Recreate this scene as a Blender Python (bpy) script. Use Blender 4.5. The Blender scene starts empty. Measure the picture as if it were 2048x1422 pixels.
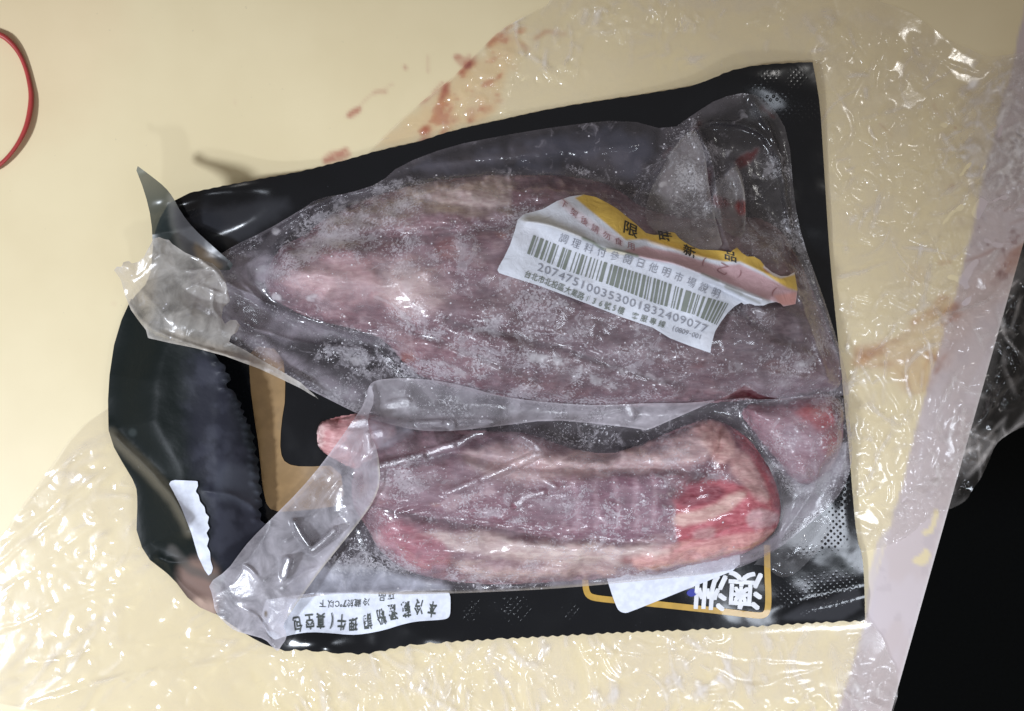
import bpy, bmesh, math
import numpy as np
from mathutils import Vector

# ------------------------------------------------------------------ camera, world, lamps, exposure
S = 0.0002                 # metres per unit (one unit = 0.2 mm); heights are given in the same unit
HC = 1900.0                # height of the camera above the table
CU, CV = 1024.0, 711.0
sc = bpy.context.scene

def P(u, v, z=0.0):
    k = (HC - z) / HC * S
    return ((u - CU) * k, -(v - CV) * k, z * S)

cam_d = bpy.data.cameras.new('camera'); cam = bpy.data.objects.new('camera', cam_d)
sc.collection.objects.link(cam)
cam.location = (0, 0, HC * S)
cam_d.sensor_width = 36.0
cam_d.lens = 36.0 * HC / 2048.0
cam_d.clip_start = 0.01; cam_d.clip_end = 20
sc.camera = cam

w = bpy.data.worlds.new('World'); sc.world = w; w.use_nodes = True
wb = w.node_tree.nodes['Background']
wb.inputs[0].default_value = (0.315, 0.285, 0.265, 1); wb.inputs[1].default_value = 0.78

def spot(name, loc, target, power, radius, cone, blend, col):
    d = bpy.data.lights.new(name, 'SPOT'); d.energy = power; d.shadow_soft_size = radius
    d.spot_size = math.radians(cone); d.spot_blend = blend; d.color = col
    o = bpy.data.objects.new(name, d); sc.collection.objects.link(o)
    o.location = loc
    o.rotation_euler = (Vector(target) - Vector(loc)).to_track_quat('-Z', 'Y').to_euler()
    return o
def L(u, v, z): return ((u - CU) * S, -(v - CV) * S, z * S)
spot('ceiling_spot_lamp', L(-3000, 2300, 4200), L(-480, 1590, 0), 51.0, 0.07, 42.0, 0.36, (0.84, 0.90, 1.0))
spot('second_ceiling_lamp', L(2741, 1559, 3000), L(1450, 1480, 0), 6.6, 0.09, 44, 0.75, (0.82, 0.89, 1.0))
spot('third_ceiling_lamp', L(900, 3900, 3300), L(900, 1200, 0), 5.5, 0.03, 40, 0.8, (0.84, 0.90, 1.0))
spot('added_glint_lamp', L(3300, -900, 3200), L(1850, 300, 0), 1.3, 0.02, 44, 0.9, (0.95, 0.93, 0.90))  # added lamp, not a known fixture; gives the upper-right film its glints

sc.view_settings.view_transform = 'Standard'
sc.view_settings.look = 'None'
sc.view_settings.exposure = 0.0
sc.view_settings.gamma = 1.0
sc.cycles.transparent_max_bounces = 24
sc.cycles.max_bounces = 8
sc.cycles.use_denoising = True
try: sc.cycles.denoising_prefilter = 'ACCURATE'
except Exception: pass

# ------------------------------------------------------------------ rasters and noise
U0, V0, ST = -90.0, -90.0, 2.0
NU, NV = 1120, 800
GU, GV = np.meshgrid(U0 + ST * np.arange(NU), V0 + ST * np.arange(NV))
GU = GU.astype(np.float32); GV = GV.astype(np.float32)

def vnoise(u, v, scale, seed):
    rng = np.random.RandomState(seed)
    T = rng.rand(128, 128).astype(np.float32)
    ra = .35 + seed * 1.7; cr_, sr_ = math.cos(ra), math.sin(ra)
    x = (u * cr_ - v * sr_) / scale + 517.3; y = (u * sr_ + v * cr_) / scale + 911.7
    xi = np.floor(x).astype(np.int32); yi = np.floor(y).astype(np.int32)
    fx = x - xi; fy = y - yi
    fx = fx * fx * fx * (fx * (fx * 6 - 15) + 10); fy = fy * fy * fy * (fy * (fy * 6 - 15) + 10)
    a = T[yi & 127, xi & 127]; b = T[yi & 127, (xi + 1) & 127]
    c = T[(yi + 1) & 127, xi & 127]; d = T[(yi + 1) & 127, (xi + 1) & 127]
    return (a + (b - a) * fx) * (1 - fy) + (c + (d - c) * fx) * fy

def fbm(u, v, scale, seed, octv=4, gain=0.5):
    r = 0; amp = 1; tot = 0
    for i in range(octv):
        r = r + amp * vnoise(u, v, scale / 2 ** i, seed + 13 * i); tot += amp; amp *= gain
    return r / tot

def ridged(u, v, scale, seed, octv=3):
    r = 0; amp = 1; tot = 0
    for i in range(octv):
        n = vnoise(u, v, scale / 2 ** i, seed + 7 * i)
        r = r + amp * (1 - np.abs(2 * n - 1)) ** 2.2; tot += amp; amp *= 0.5
    return r / tot

def sstep(a, b, x):
    t = np.clip((x - a) / (b - a + 1e-9), 0, 1); return t * t * (3 - 2 * t)

def blur(R, sig):
    sig = sig / ST
    n = int(max(2, sig * 3)); k = np.exp(-0.5 * (np.arange(-n, n + 1) / sig) ** 2); k /= k.sum()
    for ax in (0, 1):
        pad = [(0, 0), (0, 0)]; pad[ax] = (n, n)
        Q = np.pad(R, pad, mode='edge'); out = np.zeros_like(R)
        for i, kk in enumerate(k):
            sl = [slice(None), slice(None)]; sl[ax] = slice(i, i + R.shape[ax])
            out += kk * Q[tuple(sl)]
        R = out
    return R

def samp(R, u, v):
    x = np.clip((u - U0) / ST, 0, NU - 1.001); y = np.clip((v - V0) / ST, 0, NV - 1.001)
    xi = x.astype(int); yi = y.astype(int); fx = x - xi; fy = y - yi
    if R.ndim == 3: fx = fx[:, None]; fy = fy[:, None]
    return ((R[yi, xi] * (1 - fx) + R[yi, xi + 1] * fx) * (1 - fy)
            + (R[yi + 1, xi] * (1 - fx) + R[yi + 1, xi + 1] * fx) * fy)

def chaikin(poly, n=2, closed=True):
    p = np.array(poly, float)
    for _ in range(n):
        q = np.roll(p, -1, 0) if closed else p[1:]
        a = p if closed else p[:-1]
        r = np.empty((2 * len(a), 2)); r[0::2] = .75 * a + .25 * q; r[1::2] = .25 * a + .75 * q
        if not closed: r = np.vstack([p[:1], r, p[-1:]])
        p = r
    return p

def segdist(u, v, A, B):
    d = B - A; L2 = (d ** 2).sum() + 1e-9
    t = np.clip(((u - A[0]) * d[0] + (v - A[1]) * d[1]) / L2, 0, 1)
    return (u - A[0] - t * d[0]) ** 2 + (v - A[1] - t * d[1]) ** 2, t

def linedist(u, v, path):
    path = np.array(path, float); best = None
    for i in range(len(path) - 1):
        q, _ = segdist(u, v, path[i], path[i + 1])
        best = q if best is None else np.minimum(best, q)
    return np.sqrt(best)

def inside(u, v, poly):
    poly = np.array(poly, float); r = np.zeros(u.shape, bool); n = len(poly)
    for i in range(n):
        x1, y1 = poly[i]; x2, y2 = poly[(i + 1) % n]
        c = ((y1 > v) != (y2 > v))
        if not c.any(): continue
        xx = (x2 - x1) * (v - y1) / (y2 - y1 + 1e-12) + x1
        r ^= c & (u < xx)
    return r

def sdf(u, v, poly):      # positive inside
    poly = np.array(poly, float)
    d = linedist(u, v, np.vstack([poly, poly[:1]]))
    return np.where(inside(u, v, poly), d, -d)

def window(pts, m):
    pts = np.array(pts, float)
    x0 = int(max(0, (pts[:, 0].min() - m - U0) / ST)); x1 = int(min(NU, (pts[:, 0].max() + m - U0) / ST + 2))
    y0 = int(max(0, (pts[:, 1].min() - m - V0) / ST)); y1 = int(min(NV, (pts[:, 1].max() + m - V0) / ST + 2))
    return slice(y0, y1), slice(x0, x1)

WU = (fbm(GU, GV, 46, 901, 4, .6) - .5) * 2; WV = (fbm(GU, GV, 46, 951, 4, .6) - .5) * 2

def mask_poly(poly, soft=4, warp=0, sm=1):
    if sm: poly = chaikin(poly, sm)
    M = np.zeros_like(GU); w_ = window(poly, soft + warp + 4)
    M[w_] = sstep(-soft, soft, sdf(GU[w_] + WU[w_] * warp, GV[w_] + WV[w_] * warp, poly))
    return M

def mask_line(path, wd, soft=2, warp=0):
    M = np.zeros_like(GU); w_ = window(path, wd + soft + warp + 4)
    M[w_] = 1 - sstep(wd - soft, wd + soft, linedist(GU[w_] + WU[w_] * warp, GV[w_] + WV[w_] * warp, path))
    return M

def mask_ell(cu, cv, ru, rv, ang=0, soft=.4, warp=0):
    M = np.zeros_like(GU); r = max(ru, rv) * (1 + soft) + warp
    w_ = window([(cu - r, cv - r), (cu + r, cv + r)], 4)
    a = math.radians(ang); x = GU[w_] + WU[w_] * warp - cu; y = GV[w_] + WV[w_] * warp - cv
    X = x * math.cos(a) + y * math.sin(a); Y = -x * math.sin(a) + y * math.cos(a)
    M[w_] = 1 - sstep(1 - soft, 1 + soft, np.sqrt((X / ru) ** 2 + (Y / rv) ** 2))
    return M

def lay(R, M, val, a=1.0):
    M = M * a
    if R.ndim == 3: R += M[..., None] * (np.array(val, np.float32) - R)
    else: R += M * (val - R)

def lin(r, g, b):
    f = lambda c: (c / 255 / 12.92) if c <= 10.3 else ((c / 255 + .055) / 1.055) ** 2.4
    return (f(r), f(g), f(b))

# ------------------------------------------------------------------ mesh builders
def link_mesh(name, verts, faces, mat, parent=None, attrs=None, smooth=True):
    me = bpy.data.meshes.new(name)
    verts = np.asarray(verts, np.float32); faces = np.asarray(faces, np.int32)
    me.vertices.add(len(verts)); me.vertices.foreach_set('co', verts.ravel())
    k = faces.shape[1]
    me.loops.add(faces.size); me.loops.foreach_set('vertex_index', faces.ravel())
    me.polygons.add(len(faces)); me.polygons.foreach_set('loop_start', np.arange(0, faces.size, k, dtype=np.int32))
    me.polygons.foreach_set('loop_total', np.full(len(faces), k, np.int32))
    me.update(calc_edges=True); me.validate()
    if smooth: me.polygons.foreach_set('use_smooth', np.ones(len(me.polygons), bool))
    for an, val in (attrs or {}).items():
        val = np.asarray(val, np.float32)
        if val.ndim == 2:
            at = me.attributes.new(an, 'FLOAT_COLOR', 'POINT')
            at.data.foreach_set('color', np.hstack([val, np.ones((len(val), 1), np.float32)]).ravel())
        else:
            at = me.attributes.new(an, 'FLOAT', 'POINT'); at.data.foreach_set('value', val)
    me.materials.append(mat)
    o = bpy.data.objects.new(name, me); sc.collection.objects.link(o)
    if parent is not None: o.parent = parent
    return o

def sheet(name, poly, zf, mat, step=3.0, parent=None, attrs=None, sm=1, zbot=None):
    poly = chaikin(poly, sm) if sm else np.array(poly, float)
    u = np.arange(poly[:, 0].min() - step, poly[:, 0].max() + 2 * step, step)
    v = np.arange(poly[:, 1].min() - step, poly[:, 1].max() + 2 * step, step)
    A, B = np.meshgrid(u, v); nv, nu = A.shape
    cin = inside(A[:-1, :-1] + step / 2, B[:-1, :-1] + step / 2, poly)
    cnt = np.zeros(A.shape, int)
    for di in (0, 1):
        for dj in (0, 1):
            cnt[di:nv - 1 + di, dj:nu - 1 + dj] += cin
    idx = -np.ones(A.shape, int); used = cnt > 0
    idx[used] = np.arange(used.sum())
    X = A[used].astype(float); Y = B[used].astype(float); bd = cnt[used] < 4
    bx, by = X[bd], Y[bd]; best = np.full(bx.shape, 1e18); nx = bx.copy(); ny = by.copy()
    for i in range(len(poly)):
        a = poly[i]; b = poly[(i + 1) % len(poly)]
        q, t = segdist(bx, by, a, b); m = q < best
        best[m] = q[m]; nx[m] = (a[0] + t * (b[0] - a[0]))[m]; ny[m] = (a[1] + t * (b[1] - a[1]))[m]
    X[bd] = nx; Y[bd] = ny
    r, c = np.nonzero(cin)
    F = np.stack([idx[r, c], idx[r + 1, c], idx[r + 1, c + 1], idx[r, c + 1]], 1)
    Z = zf(X, Y) if callable(zf) else samp(zf, X, Y)
    k = (HC - Z) / HC * S
    V = np.stack([(X - CU) * k, -(Y - CV) * k, Z * S], 1)
    at = {n: (samp(R, X, Y) if isinstance(R, np.ndarray) else R(X, Y)) for n, R in (attrs or {}).items()}
    if zbot is not None:         # close the body underneath
        n0 = len(V); inner = ~bd; mp = np.arange(n0); mp[inner] = n0 + np.arange(inner.sum())
        Zb = samp(zbot, X, Y)[inner]; kb = (HC - Zb) / HC * S
        V = np.vstack([V, np.stack([(X[inner] - CU) * kb, -(Y[inner] - CV) * kb, Zb * S], 1)])
        F = np.vstack([F, mp[F][:, ::-1]])
        at = {n: np.concatenate([a, a[inner]]) for n, a in at.items()}
    return link_mesh(name, V, F, mat, parent, at)

def empty(name, u, v, z=0):
    o = bpy.data.objects.new(name, None); sc.collection.objects.link(o); o.location = P(u, v, z)
    o.empty_display_size = .01
    return o

def adopt(root):
    for o in list(sc.objects):
        if o.parent == root: o.matrix_parent_inverse = root.matrix_world.inverted()

def tag(o, label=None, cat=None, group=None, kind=None):
    if label: o['label'] = label
    if cat: o['category'] = cat
    if group: o['group'] = group
    if kind: o['kind'] = kind
    return o

# ------------------------------------------------------------------ material helpers
class N:
    def __init__(s, name):
        s.m = bpy.data.materials.new(name); s.m.use_nodes = True; s.t = s.m.node_tree
        s.t.nodes.clear(); s.out = s.t.nodes.new('ShaderNodeOutputMaterial')
        s.co = s.t.nodes.new('ShaderNodeTexCoord').outputs['Object']
    def n(s, typ, **kw):
        x = s.t.nodes.new(typ)
        for k, v in kw.items():
            if k.startswith('i_'):
                key = k[2:]; key = int(key) if key.isdigit() else key.replace('_', ' ')
                if hasattr(v, 'is_output') or isinstance(v, bpy.types.NodeSocket): s.t.links.new(v, x.inputs[key])
                else: x.inputs[key].default_value = v
            else: setattr(x, k, v)
        return x
    def math(s, op, a, b=0.0, c=0.0, clamp=False):
        return s.n('ShaderNodeMath', operation=op, use_clamp=clamp, i_0=a, i_1=b, i_2=c).outputs[0]
    def attr(s, name, col=False):
        x = s.n('ShaderNodeAttribute', attribute_name=name); return x.outputs['Color' if col else 'Fac']
    def noise(s, scale, detail=3, rough=.5, vec=None, dist=0.0):
        return s.n('ShaderNodeTexNoise', i_Vector=vec or s.co, i_Scale=scale, i_Detail=detail, i_Roughness=rough, i_Distortion=dist).outputs[0]
    def mixc(s, f, a, b, mode='MIX'):
        x = s.n('ShaderNodeMix', data_type='RGBA', blend_type=mode)
        for sk, v in ((x.inputs[0], f), (x.inputs[6], a), (x.inputs[7], b)):
            if isinstance(v, bpy.types.NodeSocket): s.t.links.new(v, sk)
            else: sk.default_value = v if not isinstance(v, tuple) or len(v) == 4 else (*v, 1)
        return x.outputs[2]
    def ramp(s, f, a, b, lo=0.0, hi=1.0):
        return s.n('ShaderNodeMapRange', interpolation_type='SMOOTHSTEP', i_0=f, i_1=a, i_2=b, i_3=lo, i_4=hi).outputs[0]
    def bump(s, h, strength, dist, prev=None):
        x = s.n('ShaderNodeBump', i_Strength=strength, i_Distance=dist, i_Height=h)
        if prev is not None: s.t.links.new(prev, x.inputs['Normal'])
        return x.outputs[0]
    def mixs(s, f, a, b):
        return s.n('ShaderNodeMixShader', i_0=f, i_1=a, i_2=b).outputs[0]
    def done(s, sh):
        s.t.links.new(sh, s.out.inputs[0]); return s.m

def princ(k, **kw):
    p = k.n('ShaderNodeBsdfPrincipled')
    for a, v in kw.items():
        sk = p.inputs[a.replace('_', ' ')]
        if isinstance(v, bpy.types.NodeSocket): k.t.links.new(v, sk)
        else: sk.default_value = v
    return p.outputs[0]

def plain(name, col, rough=.5, bump=0, bs=2000, spec=.5, coat=0.0):
    k = N(name)
    c = k.mixc(k.ramp(k.noise(bs * .12, 4), .3, .7), tuple(x * .88 for x in col), tuple(min(1, x * 1.06) for x in col))
    kw = {}
    if bump: kw['Normal'] = k.bump(k.noise(bs, 3), bump, .0003)
    return k.done(princ(k, Base_Color=c, Roughness=rough, Specular_IOR_Level=spec, Coat_Weight=coat, **kw))

def ink(name, col, rough=.5):
    k = N(name); return k.done(princ(k, Base_Color=(*col, 1), Roughness=rough))

def film_mat(name, gl_rough=.14, bump_s=.35, speck_scale=1.0, thick=(.86, .86, .84), ior=1.45, gmix=1.0):
    """clear plastic film: see-through, milky where 'haze' is high, frost grains where 'frost' is high."""
    k = N(name)
    haze = k.attr('haze'); frost = k.attr('frost'); milk = k.attr('milk', True); tint = k.attr('tint', True)
    clus = k.ramp(k.noise(75, 4, .62, dist=.5), .34, .66)
    dens = k.math('MULTIPLY', frost, k.math('MULTIPLY_ADD', clus, .62, .42))
    fine = k.noise(1050 * speck_scale, 4, .72)
    speck1 = k.ramp(k.math('MULTIPLY_ADD', dens, .33, fine), .67, .79)
    med = k.noise(230 * speck_scale, 6, .66, dist=.8)
    speck2 = k.ramp(k.math('MULTIPLY_ADD', dens, .26, med), .77, .87)
    vo2 = k.n('ShaderNodeTexVoronoi', i_Vector=k.co, i_Scale=620 * speck_scale)
    rnd2 = k.n('ShaderNodeSeparateColor', i_0=vo2.outputs['Color']).outputs[1]
    dot2 = k.math('MULTIPLY', k.ramp(vo2.outputs['Distance'], .36, .12), k.math('LESS_THAN', rnd2, k.math('MULTIPLY', dens, .14)))
    soft = k.ramp(k.math('MULTIPLY_ADD', dens, .34, k.noise(170, 5, .6, dist=1.0)), .58, .84)
    speck = k.math('MAXIMUM', k.math('MAXIMUM', k.math('MULTIPLY', soft, .42), k.math('MULTIPLY', speck2, .5)), k.math('MAXIMUM', k.math('MULTIPLY', speck1, .58), dot2))
    hz = k.math('MULTIPLY', haze, k.ramp(k.noise(95, 6, .62, dist=.7), .25, .75, .55, 1.4), clamp=True)
    fac = k.math('MAXIMUM', hz, speck, clamp=True)
    col = k.mixc(speck, milk, (.86, .85, .90, 1))
    h = k.math('ADD', k.math('MULTIPLY', k.noise(150, 4, .55), 1.0), k.math('MULTIPLY', speck, .35))
    nm = k.bump(h, bump_s, .0012)
    dif = k.n('ShaderNodeBsdfDiffuse', i_Color=col, i_Normal=nm).outputs[0]
    trl = k.n('ShaderNodeBsdfTranslucent', i_Color=col, i_Normal=nm).outputs[0]
    body = k.mixs(.25, dif, trl)
    tr = k.n('ShaderNodeBsdfTransparent', i_Color=tint).outputs[0]
    base = k.mixs(fac, tr, body)
    gl = k.n('ShaderNodeBsdfGlossy', i_Color=(1, 1, 1, 1), i_Roughness=k.math('MULTIPLY_ADD', fac, .16, gl_rough), i_Normal=nm).outputs[0]
    fr = k.n('ShaderNodeFresnel', i_IOR=ior, i_Normal=nm).outputs[0]
    return k.done(k.mixs(k.math('MINIMUM', k.math('MULTIPLY', fr, gmix), .16), base, gl))

# ------------------------------------------------------------------ outlines
EDGE = lambda v: 1783 + (1422 - v) * .282          # right edge of the table
BAG = [(345,393),(480,365),(600,344),(700,318),(760,300),(840,283),(900,262),(1000,240),(1080,222),(1170,206),
       (1280,190),(1385,172),(1420,160),(1455,143),(1500,132),(1560,127),(1625,124),(1625,124),(1632,160),(1640,210),(1646,300),
       (1652,400),(1660,520),(1672,640),(1682,740),(1692,840),(1700,920),(1706,1000),(1714,1080),(1725,1110),
       (1729,1170),(1730,1240),(1730,1240),(1690,1243),(1640,1244),(1500,1253),(1400,1258),(1300,1262),(1200,1266),(1100,1272),
       (1000,1277),(900,1283),(830,1287),(790,1295),(750,1305),(705,1308),(650,1302),(600,1299),(560,1300),(520,1285),
       (470,1255),(430,1225),(400,1215),(375,1195),(345,1155),(300,1120),(284,1095),(273,1060),(275,1000),(272,970),
       (245,925),(228,895),(217,860),(216,800),(219,750),(228,690),(243,640),(262,600),(300,560),(305,500),(312,450)]
def serrate(poly, amp, wl):
    p = chaikin(poly, 1); out = []; acc = 0
    for i in range(len(p)):
        a, b = p[i], p[(i + 1) % len(p)]; L_ = np.hypot(*(b - a)); n = max(1, int(L_ / (wl / 2)))
        for j in range(n):
            t = j / n; q = a + (b - a) * t
            nx_, ny_ = (b - a)[::-1] / (L_ + 1e-9) * np.array([1, -1])
            k_ = amp * (1 if (int(acc / (wl / 2)) % 2) else -.4)
            if not ((q[1] > 1235 and q[0] > 560) or (q[0] > 380 and q[1] < 400 and q[0] < 1600)): k_ = 0
            elif q[1] < 500: k_ *= .35
            out.append((q[0] + nx_ * k_, q[1] + ny_ * k_)); acc += L_ / n
    return out
BAG_S = serrate(BAG, 2.6, 19)
FLAP_F = [(228,540),(234,533),(243,534),(247,524),(258,522),(264,527),(276,524),(288,514),(296,498),(302,488),(306,478),(318,474),(328,478),(338,480),(345,488),
          (370,505),(400,518),(425,527),(440,540),(450,560),(456,585),(460,602),(446,615),(443,635),(450,648),(460,640),(472,640),(480,650),(474,664),
          (462,672),(458,684),(490,700),(520,718),(600,764),(640,800),(600,776),(520,738),(450,712),(390,696),(340,686),(296,676),(292,660),(280,645),(262,620),(250,590),(242,560)]
FILM_A = [(395,500),(430,515),(470,490),(530,462),(600,421),(636,396),(700,386),(760,366),(800,330),(900,292),(1000,272),(1120,252),
          (1250,238),(1340,262),(1390,226),(1440,195),(1500,183),(1545,212),(1578,268),(1588,400),(1605,480),(1640,575),
          (1662,640),(1686,720),(1700,785),(1692,792),(1600,797),(1545,796),(1520,790),(1508,782),(1498,776),(1488,771),(1478,778),(1455,792),(1400,815),(1340,840),(1290,860),(1200,848),
          (1100,840),(1000,852),(900,862),(830,860),(770,845),(720,830),(660,800),(600,770),(520,735),(450,710),(380,694),(360,640),(370,560)]
BAND = [(738,770),(752,760),(790,756),(850,758),(920,769),(1000,793),(1100,806),(1200,811),(1300,806),(1390,806),(1440,797),
        (1400,815),(1340,841),(1292,862),(1283,858),(1200,848),(1100,839),(1000,852),(900,863),(830,861),(770,846),(722,831),(728,800)]
FILM_B = [(690,880),(700,845),(760,830),(1000,830),(1290,830),(1440,800),(1480,796),(1530,800),(1600,792),(1692,784),(1701,850),(1706,910),(1696,960),
          (1672,1000),(1640,1030),(1600,1062),(1560,1096),(1520,1118),(1470,1139),(1400,1151),(1300,1160),(1200,1170),
          (1100,1178),(1000,1183),(900,1187),(830,1189),(760,1189),(690,1186),(640,1191),(580,1200),(560,1190),(640,1080),(720,960)]
STRIP = [(740,762),(733,800),(700,850),(650,920),(600,980),(545,1035),(500,1080),(478,1108),(455,1140),(416,1167),(425,1190),
         (430,1225),(450,1246),(470,1262),(500,1270),(530,1278),(545,1294),(556,1304),(562,1292),(573,1278),(572,1262),(565,1252),
         (578,1230),(604,1192),(640,1142),(680,1092),(720,1042),(748,1002),(761,965),(757,905),(738,862),(735,835),(750,800)]
M_UP = [(528,545),(560,490),(610,470),(640,440),(720,400),(800,375),(900,355),(1000,348),(1150,350),(1230,370),(1290,420),(1400,440),
        (1500,430),(1560,450),(1600,520),(1645,620),(1680,720),(1688,782),(1600,795),(1450,805),(1300,818),(1100,808),(950,788),(850,762),
        (800,720),(770,680),(700,655),(620,640),(560,610),(528,580)]
M_LO = [(705,930),(730,880),(780,862),(900,858),(1040,862),(1100,880),(1170,905),(1240,905),(1300,880),(1370,848),(1420,834),(1465,850),
        (1510,885),(1545,945),(1563,1005),(1560,1060),(1500,1105),(1400,1135),(1300,1153),(1150,1163),(1000,1172),(900,1165),(820,1148),
        (765,1112),(735,1060),(700,1010)]
M_RT = [(1465,815),(1560,795),(1640,782),(1680,795),(1692,850),(1680,915),(1640,960),(1600,975),(1560,930),(1520,880)]
M_SM = [(633,850),(655,836),(700,826),(750,826),(800,850),(790,930),(720,950),(645,905),(632,888)]

# ------------------------------------------------------------------ heights
bagd = np.full_like(GU, -999.); w_ = window(BAG, 60); bagd[w_] = sdf(GU[w_], GV[w_], chaikin(BAG, 1))
zb = 13 + 7 * (fbm(GU, GV, 170, 3, 3) - .5) * 2
def gz(R, u, v, su, sv, h, ang=0):
    a = math.radians(ang); x = GU - u; y = GV - v
    X = x * math.cos(a) + y * math.sin(a); Y = -x * math.sin(a) + y * math.cos(a)
    R += h * np.exp(-.5 * ((X / su) ** 2 + (Y / sv) ** 2))
gz(zb, 1490, 150, 90, 50, 24); gz(zb, 640, 1292, 40, 26, 20); gz(zb, 760, 1296, 30, 26, -6); gz(zb, 850, 1270, 45, 26, 10)
gz(zb, 350, 396, 130, 50, 88, -12); gz(zb, 1650, 1215, 60, 14, 9, -14); gz(zb, 1660, 1190, 70, 10, -3, -14)
gz(zb, 1690, 860, 14, 100, 10); gz(zb, 980, 330, 150, 20, 5, -9)
def dome(poly, H, wd, ex=.5):
    R = np.zeros_like(GU); p = chaikin(poly, 2); ww = window(p, 4)
    d = sdf(GU[ww] + WU[ww] * 13, GV[ww] + WV[ww] * 13, p) - 3; t = np.clip(d / wd, 0, 1)
    R[ww] = np.where(d > 0, H * (1 - (1 - t) ** 2) ** ex, -6); R[R == 0] = -6
    return R
lumps = (fbm(GU, GV, 120, 21, 3) - .5) * 2
fib = fbm(GU + GV * .15, (GV - GU * .12) * 4.2, 120, 31, 3) - .5
h_up = dome(M_UP, 108, 120, .62); h_lo = dome(M_LO, 84, 78, .7); h_rt = dome(M_RT, 62, 60); h_sm = dome(M_SM, 44, 40)
lump2 = (fbm(GU, GV * 1.7, 62, 23, 3) - .5) * 2
for h, a in ((h_up, 20), (h_lo, 16), (h_rt, 8), (h_sm, 4)):
    mk = sstep(0, 40, h); h += mk * (a * lumps + 9 * fib + a * .45 * lump2)
def groove(h, path, wd, dp):
    ww = window(path, wd * 5 + 6); d = linedist(GU[ww] + WU[ww] * 6, GV[ww] + WV[ww] * 6, chaikin(path, 2, False)); h[ww] -= dp * np.exp(-(d / wd) ** 1.4) * sstep(0, 30, h[ww])
for pth, wd, dp in [([(750,1010),(900,1040),(1100,1076),(1330,1084)], 10, 22), ([(1000,930),(1150,940),(1330,935),(1430,950)], 9, 18), ([(1350,1100),(1450,1060),(1560,1040)], 7, 14),
                    ([(1440,850),(1430,930),(1350,975)], 8, 16), ([(870,1150),(1000,1120),(1200,1130)], 8, 12), ([(740,920),(880,900),(1020,930)], 9, 14)]: groove(h_lo, pth, wd, dp)
for pth, wd, dp in [([(600,600),(760,640),(900,680),(1080,760)], 12, 22), ([(640,480),(800,470),(960,460),(1100,430)], 10, 18), ([(900,640),(1100,680),(1300,760),(1500,770)], 10, 18),
                    ([(860,400),(1000,420),(1200,395)], 8, 14), ([(1440,560),(1500,640),(1640,700)], 12, 16)]: groove(h_up, pth, wd, dp)
z_up, z_lo, z_rt, z_sm = (zb + 3 + h for h in (h_up, h_lo, h_rt, h_sm))
top = np.maximum.reduce([zb, z_up, z_lo, z_rt, z_sm])
env = np.maximum(blur(top, 16), blur(top, 7)) + 3
filmz = np.maximum(env, top + 2.5)
filmz = np.maximum(blur(filmz, 3), top + 2.0)

def crease(R, path, wd, h, warp=0):
    ww = window(path, wd * 5 + 6)
    pth = chaikin(path, 2, False)
    d = linedist(GU[ww] + WU[ww] * warp, GV[ww] + WV[ww] * warp, pth)
    e = np.hypot(GU[ww] - pth[0][0], GV[ww] - pth[0][1]); f = np.hypot(GU[ww] - pth[-1][0], GV[ww] - pth[-1][1])
    R[ww] += h * np.exp(-(d / wd) ** 1.3) * np.clip(np.minimum(e, f) / 25 + .25, 0, 1)

JAG = [(520,1040),(523,1028),(516,1018),(525,1012),(524,1000),(518,992),(525,984),(522,972),(516,966),(520,956),(517,946),(519,938),(514,930),(518,920),(513,912),(508,906),(514,898),(509,890),
       (505,882),(510,874),(504,866),(500,858),(502,850),(492,846),(494,836),(485,830),(489,822),(480,816),(484,806),(474,798),(472,788),(465,780),(455,776),(452,768),(462,760),(458,748),(450,744),(452,732),(440,724),(432,712),(424,700)]
LF = [(262,598),(243,640),(228,690),(219,750),(216,800),(217,860),(228,895),(245,925),(272,970),(275,1000),(273,1060),(284,1095),(300,1120),(345,1155),(375,1195),(400,1215),(430,1228),(500,1200),(580,1120),(560,1070)] + JAG + [(380,640),(320,610)]
def LZ():
    return zl0
zl0 = zb + 10 + 58 * sstep(-10, 100, sdf(GU, GV, [(262,560),(262,598),(219,750),(217,860),(245,925),(272,970),(275,1000),(284,1095),(345,1155),(430,1260),(900,1260),(900,560)])) * sstep(560, 430, GU) * sstep(1240, 1060, GV)
zl0 += 8 * fbm(GU, GV, 110, 161, 2)
for pth, wd, h in [([(218,860),(262,905),(310,955),(352,1000),(378,1060)], 12, 20), ([(330,1120),(360,1170),(420,1215)], 12, 10), ([(300,1110),(350,1130),(420,1120)], 14, 14), ([(400,980),(470,990),(520,1020)], 8, 6)]:
    crease(zl0, pth, wd, h, 3)
for i in range(0, len(JAG), 2): gz(zl0, JAG[i][0] - 8, JAG[i][1], 5, 3.2, 4.5)
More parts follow.
